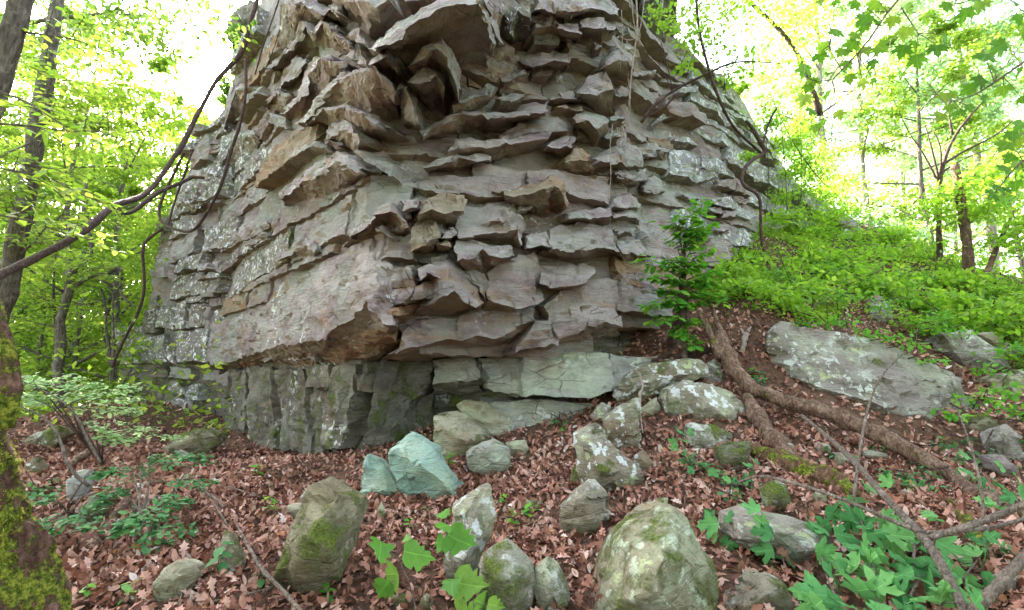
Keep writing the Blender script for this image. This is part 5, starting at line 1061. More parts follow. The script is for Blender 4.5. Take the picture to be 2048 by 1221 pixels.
# ------------------------------------------------------------------ vines and hanging stems on the cliff
def vine(pts, Y, r, label, mat='vine', name='vine', cat='vine', reg='Z', extra=()):
    def fx(l_): return [(p_[0], p_[1], (p_[2] if len(p_) > 2 else Y) + 1.3 * float(np.clip((p_[0] - 200) / 120, 0, 1)) * (p_[0] < 560)) for p_ in l_]
    pts = fx(pts); extra = [(e[0], fx(e[1]), e[2], e[3]) for e in extra]
    q = pix(reg, pts, Y); root = empty(name) if extra else None
    if root is None:
        o = tube(name, q, r, mat, sides=9); settag(o, label, cat); rebase(o, tuple(q[-1])); return o
    tube('stem', q, r, mat, root, sides=9)
    for e in extra: tube('stem', pix(e[0] if isinstance(e[0], str) else reg, e[1], e[2]), e[3], mat, root, sides=7)
    settag(root, label, cat); rebase(root, tuple(q[-1])); return root
vine([(-60, 575, 4.6), (0, 552, 5), (60, 522, 5.4), (130, 488, 5.9), (196, 444, 6.4), (213, 420, 6.6), (232, 408, 6.8), (285, 395, 7.4), (315, 365, 7.8), (345, 318, 8.4), (368, 288, 8.8), (388, 240, 9.3), (415, 195, 9.7), (428, 165, 9.9), (455, 135, 10), (487, 112, 10), (492, 70, 10), (505, 35, 10), (525, -40, 10)], 7,
     [.05, .048, .047, .047, .048, .05, .048, .047, .046, .046, .055, .05, .048, .05, .055, .06, .055, .05, .05], 'thick dark liana sweeping from the edge up to the cliff top', name='liana')
vine([(243, 428, 9), (262, 430, 9.1), (285, 408, 9.4), (320, 382, 9.9), (350, 372, 10.4), (385, 355, 11)], 10, [.02, .04, .05, .05, .045, .04], 'reddish broken branch sticking out from the cliff below the liana', name='broken_branch', cat='branch')
vine([(490, 118, 9.6), (493, 170, 9.4), (488, 215, 9.3), (478, 260, 9.3), (462, 300, 9.4), (450, 350, 9.4), (435, 390, 9.5), (410, 432, 9.7), (387, 467, 9.8), (362, 462, 10), (335, 455, 10.3), (320, 442, 10.5), (315, 422, 10.7), (332, 378, 10.8), (350, 345, 10.8), (368, 305, 10.6)], 9.5,
     .034, 'looping vine hanging on the flank of the cliff, doubling back below', extra=[('Z', [(335, 455, 10.3), (350, 400, 10.6), (375, 330, 10.8), (385, 300, 10.8)], 10, .026), ('Z', [(338, 440, 10.4), (352, 395, 10.7), (376, 335, 10.9)], 10, .02)])
vine([(325, 458, 10.8), (305, 472, 10.9), (290, 480, 11), (284, 500, 11), (288, 545, 11), (289, 585, 11), (276, 628, 11.2), (254, 668, 11.5), (236, 705, 11.8), (224, 735, 12)], 11, .035, 'thin vine dropping free from the loop down to the forest floor')
vine([(558, 0, 8), (545, 40, 8.2), (525, 95, 8.4), (510, 150, 8.6)], 8.5, .014, 'slender vine hanging over the shaded blocks near the cliff top', extra=[('Z', [(560, 60, 8.2), (545, 105, 8.3), (535, 130, 8.4)], 8, .01)])
vine([(1392, -10, 8.6), (1396, 55, 8.7), (1412, 120, 8.8), (1428, 175, 9), (1448, 222, 9.2), (1465, 255, 9.4), (1505, 292, 9.8), (1530, 312, 10)], 9, .028, 'dark vine running down the upper edge of the cliff into the tangle', name='vine')
vine([(1492, 242, 9.4), (1510, 262, 9.5), (1520, 288, 9.6), (1537, 305, 9.7), (1512, 315, 9.6), (1488, 335, 9.4), (1480, 362, 9.3), (1492, 382, 9.2), (1515, 380, 9.1), (1522, 400, 9.1), (1521, 470, 9.3), (1528, 510, 9.4), (1536, 530, 9.4)], 9,
     [.03, .04, .04, .045, .04, .038, .035, .035, .033, .03, .028, .025, .02], 'twisting bare vine with an s-bend hanging over lichened rock', extra=[('Z', [(1525, 290, 9.6), (1540, 235, 9.5), (1555, 215, 9.4)], 9, .02)])
vine([(1283, 246, 8.1), (1302, 215, 8.0), (1345, 182, 7.9), (1378, 165, 7.8), (1426, 142, 7.6), (1466, 123, 7.4), (1511, 124, 7.2), (1570, 128, 7)], 8, [.03, .03, .026, .024, .02, .016, .012, .006], 'forked bare bough growing out of the cliff face', name='cliff_bough', cat='branch',
     extra=[('Z', [(1345, 182, 7.9), (1335, 130, 7.8), (1322, 85, 7.7)], 8, .01), ('Z', [(1300, 232, 8), (1335, 212, 7.9), (1350, 190, 7.8)], 8, .02), ('Z', [(1470, 124, 7.4), (1485, 95, 7.3), (1482, 60, 7.2)], 7, .009), ('Z', [(1345, 182, 7.9), (1318, 130, 7.8), (1298, 115, 7.8)], 8, .008)])
vine([(1272, -10, 7.4), (1276, 50, 7.4), (1270, 100, 7.4), (1262, 150, 7.4), (1258, 220, 7.5)], 7.5, .014, 'bundle of pale rootlets hanging down the shaded corner', mat='twig_pale', name='hanging_roots', cat='roots',
     extra=[('Z', [(1290, -10, 7.3), (1284, 40, 7.3), (1275, 80, 7.3), (1250, 85, 7.3), (1235, 65, 7.3), (1232, 100, 7.3)], 7, .008), ('Z', [(1262, -10, 7.3), (1268, 60, 7.3), (1282, 90, 7.3)], 7, .007), ('Z', [(1225, 250, 7.3), (1218, 300, 7.2), (1224, 350, 7.2), (1216, 400, 7.2)], 7, .008), ('Z', [(1243, 20, 7.3), (1246, 90, 7.3), (1240, 140, 7.3)], 7, .005),
            ('Z', [(1050, -10, 6.8), (1058, 15, 6.8), (1062, 45, 6.8)], 7, .005), ('Z', [(1140, -5, 7.2), (1130, 30, 7.2), (1136, 40, 7.2)], 7, .005), ('Z', [(1160, -5, 7.2), (1150, 25, 7.2), (1140, 40, 7.2)], 7, .004)])

# ------------------------------------------------------------------ fallen wood
lg = empty('fallen_log')
v, f, t = tube_geo(gpix('I', [(590, 95, 6.8), (610, 180, 6.6), (650, 260, 6.4), (700, 315, 6.2), (800, 355, 6.0), (950, 400, 5.7), (1117, 450, 5.4), (1250, 520, 5.15), (1430, 610, 4.9), (1560, 700, 4.7), (1700, 790, 4.4), (1900, 860, 4.2)], .11), [.09, .10, .098, .094, .088, .086, .082, .078, .074, .068, .062, .055], 22, step=.03, wob=.3)
v = v + .014 * vec_noise(v * 12, 91, 2); mesh('trunk', v, [f, t], M['log'], lg)
for e in ([(500, 5, 6.85), (525, 50, 6.8), (560, 120, 6.75), (600, 200, 6.55)], [(560, -10, 6.9), (572, 40, 6.85), (600, 110, 6.75), (640, 210, 6.5)], [(535, 30, 6.95), (560, 90, 6.9), (600, 160, 6.8)]):
    v, f, t = tube_geo(pix('I', e, 6.8), np.linspace(.02, .085, len(e)), 10, step=.03, wob=.5); mesh('splintered_end', v, [f, t], M['log'], lg)
settag(lg, 'long reddish fallen log with splintered hollow upper end lying along the huge boulder', 'log'); rebase(lg, tuple(pix('I', [(590, 130)], 6.7)[0]))
def wood(name, pts, r, mat, label, reg='I', cat='log', sides=14, rough=.012, wob=.4, extra=()):
    root = empty(name) if extra else None; v, f, t = tube_geo(gpix(reg, pts, .03 + .8 * max(r)) if name != 'root_stump' else pix(reg, pts, 5), r, sides, step=.03, wob=wob); v = v + rough * vec_noise(v * 14, 95, 2); o = mesh(name if root is None else 'main_stem', v, [f, t], M[mat], root)
    for e in extra:
        v, f, t = tube_geo(gpix(e[2] if len(e) > 2 else reg, e[0], .02), e[1], 8, step=.03, wob=wob * .6); mesh('side_stem', v, [f, t], M[mat], root)
    top = root or o; settag(top, label, cat); rebase(top, tuple(pix(reg, pts, 5)[0])); return top
wood('rotten_log', [(690, 350, 6.0), (740, 430, 5.8), (790, 520, 5.6), (860, 590, 5.4), (905, 630, 5.3)], [.06, .09, .10, .09, .05], 'log', 'dark broken rotten stump piece lying below the reddish log')
wood('mossy_log', [(700, 535, 5.2), (740, 580, 5.1), (830, 625, 5.0), (930, 660, 4.9), (1040, 690, 4.8), (1100, 720, 4.75), (1150, 760, 4.6)], [.04, .08, .10, .10, .10, .08, .04], 'rotten', 'decaying log with bright yellow-green moss below the reddish log')
wood('mossy_stick', [(720, 780, 4.4), (780, 860, 4.2), (830, 940, 4.0), (875, 1020, 3.8)], [.03, .045, .045, .03], 'rotten', 'short mossy stick at the slope under the crossing twigs', reg='J')
wood('root_stump', [(390, 210, 7.5), (400, 150, 7.4), (412, 80, 7.4), (428, 20, 7.3), (440, -30, 7.3), (452, -75, 7.3)], [.11, .085, .08, .075, .06, .02], 'vine', 'dark reddish stump and roots at the cliff foot beneath the leafy sapling', cat='stump',
     extra=[([(400, 170, 7.5), (350, 200, 7.4), (300, 215, 7.4)], [.06, .04, .02]), ([(560, 160, 6.9), (480, 180, 7.1), (400, 200, 7.3)], [.05, .06, .06])])
wood('dead_stick', [(710, 70, 7.4), (690, 110, 7.3), (680, 170, 7.2)], [.015, .05, .03], 'twig_pale', 'short forked pale dead stick beside the splintered log end', cat='stick', extra=[([(690, 105, 7.3), (672, 75, 7.35)], [.03, .012])])
wood('rotten_stick', [(600, 380, 7), (480, 440, 6.4), (400, 490, 6.0), (330, 535, 5.7)], [.03, .05, .05, .03], 'log', 'reddish rotting branch lying in litter behind the low leafy shrub', reg='H', cat='branch')
wood('rotten_stick', [(600, 690, 4.6), (560, 760, 4.4), (500, 840, 4.1), (430, 930, 3.8)], [.03, .045, .05, .035], 'log', 'dark reddish rotten branch pointing down the litter in front of the shrub', reg='H', cat='branch')
wood('small_roots', [(265, 365, 5.9), (255, 355, 5.9), (280, 310, 6), (265, 260, 6.1), (240, 250, 6.2)], [.012, .016, .014, .012, .006], 'twig_pale', 'thin crooked pale root standing over the pointed rock', cat='root', sides=7, extra=[([(262, 360, 5.85), (265, 430, 5.7), (275, 500, 5.6)], [.016, .012, .006])])
tw = [
 ('J', [(110, 430, 4.4), (220, 520, 4.0), (335, 630, 3.6), (440, 755, 3.2), (520, 840, 3.0), (615, 930, 2.8), (680, 1040, 2.6), (730, 1130, 2.5), (775, 1240, 2.4)], [.014, .018, .020, .022, .023, .025, .024, .022, .02], 'long grey fallen bough crossing the foreground from the log to the bottom edge',
   [([(615, 930, 2.8), (700, 905, 2.75), (850, 860, 2.7), (1012, 790, 2.65), (1080, 760, 2.6)], [.017, .018, .018, .017, .016]), ([(600, 905, 2.82), (700, 905, 2.8), (900, 885, 2.8), (1040, 840, 2.8)], [.01, .012, .012, .01]),
    ([(-150, 700, 3.6), (-60, 670, 3.5), (0, 683, 3.4), (150, 725, 3.2), (330, 790, 3.0), (500, 870, 2.9), (600, 905, 2.82)], [.006, .009, .011, .012, .012, .013, .014]), ([(320, 770, 3.0), (345, 560, 3.2), (375, 400, 3.4), (420, 270, 3.5), (520, 180, 3.6)], [.009, .009, .008, .006, .004]),
    ([(570, 950, 2.8), (560, 1060, 2.7), (535, 1221, 2.6)], [.008, .007, .006]), ([(850, 860, 2.7), (840, 720, 2.8), (800, 560, 2.9), (740, 400, 3.1)], [.008, .007, .006, .004])]),
 ('J', [(790, 1240, 2.4), (900, 1130, 2.4), (980, 1040, 2.4), (1060, 960, 2.4)], [.024, .024, .022, .02], 'stout twig angled across the lower corner', []),
 ('H', [(420, 640, 4.0), (320, 560, 3.9), (290, 440, 3.9), (240, 340, 3.9), (160, 290, 3.9), (90, 265, 3.9)], [.014, .013, .011, .009, .007, .004], 'bare curved stem arching above the low shrub', [([(470, 530, 4.1), (410, 420, 4.1), (370, 330, 4.1), (330, 260, 4.1), (200, 190, 4.1)], [.012, .011, .009, .007, .004])]),
 ('F', [(230, 740, 3.7), (200, 700, 3.8), (120, 655, 4.0)], [.008, .009, .007], 'thin forked twig lying in the litter', [([(250, 830, 3.5), (210, 760, 3.6), (160, 690, 3.9)], [.006, .008, .006])]),
 ('F', [(290, 820, 3.5), (350, 930, 3.2), (410, 1040, 3.0), (500, 1120, 2.85), (600, 1235, 2.6)], [.007, .011, .013, .012, .01], 'greenish twig lying diagonally between stones', []),
 ('F', [(250, 640, 4.6), (400, 690, 4.4)], [.008, .005], 'short straight twig on the bare litter', []),
 ('F', [(80, 1195, 2.9), (320, 1160, 2.95), (460, 1110, 3.0)], [.008, .008, .005], 'pale level twig low in the litter', []),
]
for reg, pts, r, lb, ex in tw: wood('fallen_twig', pts, r, 'twig', lb, reg=reg, cat='twig', sides=8, rough=.002, wob=.15, extra=ex)
# ------------------------------------------------------------------ plants with leaves one can pick out
def leaf_data(name, tmpl, mat, nvar=3, seed=0):
    r_ = np.random.RandomState(seed); out_ = []
    for i in range(nvar):
        v, t = tmpl; v = v.copy(); v[:, 2] += .10 * np.sin(v[:, 0] * 5 + i * 2) * r_.uniform(.3, 1) + .08 * np.sin(v[:, 1] * 6 + i); v[:, 0] *= r_.uniform(.85, 1.1); v[:, 0] += .08 * r_.randn() * v[:, 1] ** 2
        me = bpy.data.meshes.new(name); me.from_pydata(v.tolist(), [], t.tolist()); me.materials.append(M[mat]); at = me.attributes.new('rnd', 'FLOAT', 'POINT'); at.data.foreach_set('value', np.full(len(v), (i + .5) / nvar, np.float32))
        for p_ in me.polygons: p_.use_smooth = True
        out_.append(me)
    return out_
def frame(yd, nm):
    yd = Vector(yd).normalized(); nm = Vector(nm); xd = yd.cross(nm).normalized(); nm = xd.cross(yd).normalized(); return Matrix((xd, yd, nm)).transposed()
def put_leaf(root, me, pos, yd, nm, size):
    o = bpy.data.objects.new('leaf', me); C.objects.link(o); o.parent = root; o['_inst'] = 1
    o.matrix_local = Matrix.Translation(Vector(pos)) @ frame(yd, nm).to_4x4() @ Matrix.Scale(size, 4); return o
def leafy(name, reg, stems, lv, Yf, data, mat, label, cat, wmul=1., face=(0, -1, .45), down=.8, base=None, petiole=True, rnd=.35, seed=0, bark='twig', rot=None):
    """Stems (traced) and single leaves (traced centre and width in pixels), each leaf an object hung on a short stalk."""
    r_ = np.random.RandomState(seed); root = empty(name); gs = []; sp = []
    for pts, Y_, r in stems: q = pix(reg, [(a_, b_, Yf(a_, min(b_, 1300))) for a_, b_ in pts], Y_); gs.append(tube_geo(q, r, 7, step=.03, wob=.1)); sp.append(q)
    S = np.vstack([np.stack([np.interp(np.linspace(0, len(q) - 1, 40), range(len(q)), q[:, i]) for i in range(3)], -1) for q in sp])
    s_ = REG[reg][2]; n0 = 0
    for (x, y, wd) in lv:
        Y_ = Yf(x, y) + r_.normal(0, .06); c_ = P(*R2(reg, [(x, y)])[0], Y_); size = wd / s_ / FPX * Y_ / wmul
        j = np.argmin(((S - c_) ** 2).sum(1)); a = c_ - S[j]; l_ = np.linalg.norm(a) + 1e-6
        yd = a / l_ * .9 + np.array([0, 0, -down]) + r_.normal(0, rnd, 3) * np.array([1, .6, .6]); yd /= np.linalg.norm(yd)
        nm = np.array(face) + r_.normal(0, .42, 3); pos = c_ - yd * size * .4
        put_leaf(root, data[n0 % len(data)], pos, yd, nm, size); n0 += 1
        if petiole: gs.append(tube_geo([S[j], S[j] * .5 + pos * .5 + [0, 0, .01], pos], [.0025, .002, .0015], 4, step=.05, wob=0, cap=False))
    V, F = merge(gs); mesh('stem', V, F, M[bark], root); settag(root, label, cat); b = base if base is not None else tuple(sp[0][0]); rebase(root, b); return root
mapleD = leaf_data('maple_leaf', MAPLE, 'leaf_maple', 4, 1)
L1 = [(700,120,130),(640,30,90),(755,40,120),(870,130,110),(690,180,90),(620,280,120),(800,290,120),(710,310,100),(745,390,90),(525,200,120),(450,290,120),(500,340,90),(430,350,110),(330,430,130),(385,500,100),(330,610,120),(370,680,90),(470,580,90),(400,780,80),(545,700,100),(500,790,90),(445,750,80),(610,480,90),(690,510,110),(750,500,80),(590,400,90),(480,450,60),(950,200,120),(930,310,120),(1020,370,130),(1080,110,110),(1110,210,120),(1140,300,130),(1190,240,110),(970,50,100),(430,10,80),(520,20,70),(350,540,80),(560,320,90),(820,60,80),(780,140,90),(1000,270,90),(640,220,90)]
leafy('maple_branch', 'T', [([(940, -120), (905, 0), (830, 90), (730, 240), (620, 370), (500, 490), (520, 560), (490, 650), (470, 720)], 2.3, [.006, .006, .005, .005, .004, .004, .003, .003, .002]), ([(925, 50), (970, 120), (1030, 210)], 2.3, [.004, .003, .002]), ([(560, 430), (480, 290), (500, 200)], 2.3, [.003, .003, .002]), ([(500, 490), (400, 500), (340, 470)], 2.3, [.003, .003, .002])],
      L1, lambda x, y: 2.3, mapleD, 'leaf_deep', 'hanging maple twig with lobed green leaves reaching farthest down over the pale woods', 'maple branch', wmul=1.35, down=1.2)
L2 = [(1310,90,150),(1200,40,110),(1400,40,130),(1450,20,80),(1240,-20,100),(1350,-10,110)]
leafy('maple_branch', 'T', [([(1500, -120), (1400, -20), (1300, 20), (1200, 30)], 2.2, [.005, .004, .003, .002])], L2, lambda x, y: 2.2, mapleD, 'leaf_deep', 'short maple twig with dark serrated leaves hanging in at the top edge', 'maple branch', wmul=1.35, down=1.2, seed=3)
L3 = [(1520,290,130),(1430,350,140),(1570,400,120),(1610,330,120),(1400,500,110),(1330,550,110),(1250,580,110),(1200,590,100),(1430,610,100),(1340,660,90),(1220,660,80),(1160,710,110),(1250,700,80),(1300,690,80),(1550,550,100),(1540,480,110),(1640,440,90),(1660,610,80),(1480,420,100),(1380,400,80),(1640,120,110),(1620,20,80),(1690,200,100)]
leafy('maple_branch', 'T', [([(1850, 250), (1673, 380), (1500, 500), (1350, 600), (1230, 620)], 2.3, [.007, .006, .005, .004, .002]), ([(1850, 60), (1720, 90), (1650, 60)], 2.3, [.005, .004, .003])], L3, lambda x, y: 2.3, mapleD, 'leaf_deep', 'maple bough entering from the side with layered leaves, some yellowish', 'maple branch', wmul=1.35, down=.9, seed=5)
L4 = [(1640,770,100),(1600,830,110),(1560,890,120),(1640,870,110),(1590,970,100),(1550,1030,100),(1640,1010,110),(1660,930,90),(1530,1150,120),(1620,1130,100),(1690,820,110),(1690,1080,110),(1480,1190,100),(1560,1220,90)]
leafy('maple_branch', 'T', [([(1850, 900), (1680, 960), (1600, 1040), (1500, 1180)], 2.4, [.006, .005, .004, .002]), ([(1850, 760), (1700, 790), (1620, 850)], 2.4, [.005, .004, .003])], L4, lambda x, y: 2.4, mapleD, 'leaf_deep', 'lowest maple spray at the side edge, bright leaves above the shrubs', 'maple branch', wmul=1.35, down=.9, seed=7)
lobD = leaf_data('lobed_leaf', LOBED, 'leaf_lobed', 4, 2)
r5 = np.random.RandomState(55)
LB = [(240,830,110),(180,890,100),(330,770,90),(420,740,80),(360,850,100),(280,920,120),(400,990,150),(480,960,140),(560,1040,160),(640,1000,130),(700,960,100),(300,1030,150),(230,1080,140),(120,1130,170),(340,1130,140),(430,1110,150),(500,1170,140),(620,1110,140),(700,1060,110),(760,1010,90),(800,940,90),(850,1000,100),(780,1090,120),(690,1170,140),(860,1100,100),(880,920,80),(930,980,80),(150,1210,150),(240,1190,120),(330,1220,120),(540,880,100),(450,860,90),(600,930,100),(400,910,100),(200,980,100),(740,1150,110),(560,1210,130),(820,1180,110),(440,1220,130),(650,850,80),(300,860,90),(520,1080,130),(600,1180,130),(380,1060,120)]
def Yb(x, y): return float(np.interp(y, [560, 1230], [3.9, 2.35]))
leafy('broad_leafed_plant', 'J', [([(420, 1420), (420, 1200), (400, 1000), (330, 800)], 2.5, [.008, .007, .005, .003]), ([(430, 1420), (560, 1150), (640, 960), (660, 850)], 2.5, [.008, .006, .005, .003]), ([(400, 1420), (250, 1200), (180, 1000), (200, 850)], 2.5, [.008, .006, .005, .003]), ([(500, 1420), (720, 1150), (850, 980)], 2.5, [.008, .006, .003])],
      LB + [(x + r5.uniform(-60, 60), y + r5.uniform(-50, 50), w_ * r5.uniform(.7, 1)) for x, y, w_ in LB], Yb, lobD, 'leaf_blue', 'spreading clump of large lobed blue-green leaves at the lower corner under the grey bough', 'leafy plant', wmul=1.22, face=(0, -.7, .75), down=.3, seed=9, rnd=.6)
LC = [(820,630,70),(900,700,80),(770,590,60),(860,780,80),(950,760,70),(980,680,60),(1010,740,80),(920,640,60),(840,700,60),(1000,830,70),(960,860,70),(900,800,60),(1040,900,80),(780,660,60),(990,940,70)]
leafy('broad_leafed_plant', 'J', [([(960, 1050), (940, 850), (880, 700), (800, 610)], 3.6, [.006, .005, .004, .002]), ([(960, 1050), (1010, 850), (960, 680)], 3.6, [.005, .004, .002])], LC, lambda x, y: float(np.interp(y, [560, 1000], [4.1, 3.3])), lobD, 'leaf_blue',
      'smaller patch of lobed leaves farther up beside the end of the fallen log', 'leafy plant', wmul=1.2, face=(0, -.6, .9), down=.15, seed=11, rnd=.5)
broD = leaf_data('broad_leaf', BROAD, 'leaf_wide', 3, 4)
leafy('seedling', 'F', [([(1140, 1260), (1090, 1060), (1060, 990), (960, 900)], 2.75, [.004, .004, .003, .002])], [(965,925,120),(1130,960,150),(1015,1060,150),(975,1120,110),(1085,885,50)], lambda x, y: 2.75, broD, 'leaf_sap', 'seedling with four big torn bright green leaves in front of the tilted boulder', 'seedling', wmul=1.05, face=(0, -.8, .6), down=.35, seed=13)
leafy('seedling', 'G', [([(420, 1330), (380, 1150), (360, 1000), (340, 880)], 2.7, [.004, .004, .003, .002]), ([(420, 1330), (470, 1190)], 2.7, [.004, .002])], [(385,890,140),(320,830,90),(430,1095,150),(360,1100,100),(500,1185,140),(400,1200,110),(300,905,80),(320,770,70),(560,1200,80)], lambda x, y: 2.7, broD, 'leaf_sap', 'taller seedling with torn broad leaves overlapping the pointed slab', 'seedling', wmul=1.05, face=(0, -.8, .6), down=.35, seed=15)
leafy('seedling', 'I', [([(600, 1060), (610, 960), (590, 880)], 3.3, [.003, .003, .002])], [(690,995,110),(625,950,80),(545,870,90),(560,905,70),(640,850,80),(610,880,60),(710,930,70)], lambda x, y: 3.4, lobD, 'leaf_blue', 'seedling with smooth dark green leaves right of the dome boulder top', 'seedling', wmul=1.1, face=(0, -.7, .8), down=.2, seed=17)
leafy('seedling', 'I', [([(800, 1150), (790, 1040), (830, 960)], 3.0, [.003, .003, .002])], [(770,900,100),(770,980,90),(720,800,80),(820,1000,80),(880,1030,80),(800,1040,70),(890,980,60),(760,860,70)], lambda x, y: 3.1, lobD, 'leaf_blue', 'cluster of dark creeping leaves over the flat grey slab', 'seedling', wmul=1.1, face=(0, -.7, .8), down=.2, seed=19)
leafy('ivy_trail', 'I', [([(640, 800), (650, 720), (600, 660), (530, 640), (455, 600), (430, 500), (400, 540)], 4.4, [.003] * 7)], [(430,495,60),(450,590,60),(400,545,60),(445,530,50),(470,650,40),(520,635,55),(560,660,50),(620,690,55),(660,700,60),(690,690,50),(650,740,60),(615,760,50),(680,740,45),(700,630,50),(540,625,50),(655,690,50),(740,620,45),(470,495,40)], lambda x, y: float(np.interp(y, [480, 800], [4.9, 4.1])), lobD, 'leaf_blue',
      'trailing vine with rounded bluish leaves over the litter below the mossy log', 'vine', wmul=1.1, face=(0, -.6, .9), down=.1, seed=21)
# seedlings of the same kind, scattered in the litter
sd = []
for k in range(3):
    r_ = np.random.RandomState(300 + k); root = empty('small_seedling'); h = .13; n_ = 7; mesh('stem', *merge([tube_geo([(0, 0, -.03), (.01, 0, h * .6), (0, .01, h)], [.0025, .002, .001], 4, step=.03)]), M['twig'], root)
    a = np.arange(n_) * 2.4 + k; pos = np.stack([0 * a, 0 * a, np.linspace(.05, h, n_)], -1)
    leaves('leaves', [scatter(OVATE, pos, rots(n_, r_, .2, yaw=a, tipdown=.1), r_.uniform(.05, .085, n_), r_.rand(n_))], 'leaf_sap' if k else 'leaf_blue', root, kind=None); sd.append(root)
SP = [('F',440,660,'by the bare litter at the foot of the wall'),('F',385,600,'just above the bare litter'),('F',440,790,'beside the small tan stone'),('F',400,1130,'below the tongue-shaped stone'),('F',715,1190,'near the lower end of the tilted boulder'),('F',735,1110,'touching the tilted boulder'),
      ('H',1030,1050,'next to the narrow tongue-shaped stone'),('H',600,1200,'at the bottom by the sunk greenish slab'),('H',400,1190,'close to the mossy near trunk'),('G',320,690,'in front of the large mint slab'),('G',345,560,'against the edge of the mint slab'),('G',600,740,'above the flat tan stone'),
      ('G',700,790,'beside the flat tan stone'),('G',640,840,'with a yellow leaf in open litter'),('G',730,820,'between flat stone and white-rimmed rock'),('G',240,800,'in litter below the mint wedge'),('G',160,850,'near the torn-leaf seedling'),('J',560,760,'under the big bough fork'),
      ('J',600,700,'among blue-green sprigs below the log'),('J',690,560,'in the shade beside the log'),('J',470,700,'by the litter under the grey bough'),('I',760,290,'between the log and the huge boulder'),('I',730,290,'beside the splintered log'),('G',880,410,'at the foot of the second bed')]
for i, (rg, x, y, w_) in enumerate(SP):
    o = sd[i % 3] if i < 3 else copy_thing(sd[i % 3]); q = R2(rg, [(x, y)])[0]; p_ = on_ground(*q); o.location = p_; o.rotation_euler = (0, 0, i * 1.7); sc = (.8, 1.1, 1.4, .95)[i % 4]; o.scale = (sc,) * 3
    settag(o, 'small green seedling ' + w_, 'seedling', 'small seedlings in the litter')

# low shrubs with flat leaf sprays
rr = np.random.RandomState(61)
def shrub(name, label, base, specs, mat, size, leaf=OVATE, cat='shrub', bark='twig', r=.008, tip=.1):
    root = empty(name); gs, ls = [], []; b = np.array(base)
    for (reg, x0, y0, x1, y1, Y0, Y1, nl) in specs:
        a = P(*R2(reg, [(x0, y0)])[0], Y0); c_ = P(*R2(reg, [(x1, y1)])[0], Y1); L_ = np.linalg.norm(c_ - a)
        gs.append(tube_geo([b, (b + a) / 2 + rr.normal(0, .03, 3), a], [r * 1.3, r, r * .8], 6, step=.08)); g_, l_ = spray_branch(root, a, c_ - a, L_, int(nl * (1.7 if size < .1 else 1.1)), leaf, size, mat, rr, r * .7, 7, .12, tip=tip); gs += g_; ls.append(l_)
    V, F = merge(gs); mesh('stems', V, F, M[bark], root); leaves('leaves', ls, mat, root, kind=None); settag(root, label, cat); rebase(root, tuple(b)); return root
b1 = on_ground(*R2('H', [(640, 930)])[0])
shrub('low_shrub', 'low shrub with flat sprays of small grey-green leaves spread over the litter', b1, [('H',700,620,1000,600,3.9,4.1,60),('H',660,560,920,480,4.0,4.4,60),('H',640,640,620,520,3.9,4.2,40),('H',700,700,880,700,3.7,3.8,60),('H',640,740,840,840,3.6,3.5,60),('H',620,760,560,850,3.5,3.4,50),('H',620,700,740,880,3.5,3.4,50),('H',880,560,960,480,4.2,4.4,30),('H',700,480,780,530,4.3,4.3,30)], 'leaf_blue', .055)
b2 = on_ground(*R2('H', [(330, 800)])[0])
shrub('low_shrub', 'smaller shrub with bluish leaves beside the white-lichened stone', b2, [('H',300,760,220,850,3.7,3.5,40),('H',380,760,500,690,3.8,3.9,50),('H',400,680,580,660,3.9,4.0,50),('H',400,600,520,560,4.1,4.2,50),('H',280,720,170,680,3.8,3.8,40),('H',350,740,440,830,3.6,3.5,30)], 'leaf_blue', .055)
b3 = on_ground(*R2('H', [(480, 540)])[0])
shrub('layered_sapling', 'thin-stemmed sapling with layered pale green leaf sprays before the bright wood', b3, [('H',250,270,90,190,4.2,4.2,70),('H',280,250,400,130,4.3,4.6,70),('H',330,250,620,140,4.3,5.0,90),('H',330,270,620,270,4.3,5.0,80),('H',200,190,80,110,4.3,4.4,60),('H',360,330,560,400,4.2,4.4,50),('H',400,420,620,410,4.2,4.5,50),
      ('H',280,200,200,100,4.5,4.8,60),('H',400,250,560,200,4.6,5.4,70),('H',500,340,700,350,5,5.6,50),('H',620,380,840,400,5.4,6,50)], 'leaf_pale', .06)
b4 = P(1372, 735, 7.0)
S4 = [('E',820,560,760,150),('E',830,400,950,110),('E',820,420,850,210),('E',800,400,760,260),('E',820,420,920,340),('E',820,560,980,430),('E',790,620,540,490),('E',800,600,700,490),('E',810,580,790,500),('E',830,600,900,540),('E',840,640,1030,560),('E',790,680,620,600),('E',800,680,740,620),('E',830,700,900,620),('E',840,700,970,650),('E',790,740,680,680),('E',830,760,900,720),
      ('E',800,820,720,750),('E',810,850,640,880),('E',820,900,900,890),('E',800,900,780,970),('E',830,950,880,1040),('E',790,800,590,770),('E',840,820,1010,700),('E',820,500,880,300),('E',810,480,820,330),('E',820,620,820,560),('E',810,760,840,800),('E',820,700,1060,760),('E',810,560,960,250)]
shrub('cliff_sapling', 'leafy green sapling standing against the cliff above the fallen log', b4, [s + (7.0, 6.8, 30) for s in S4], 'leaf_sap', .14, OVATE, 'sapling', r=.014, tip=.25)

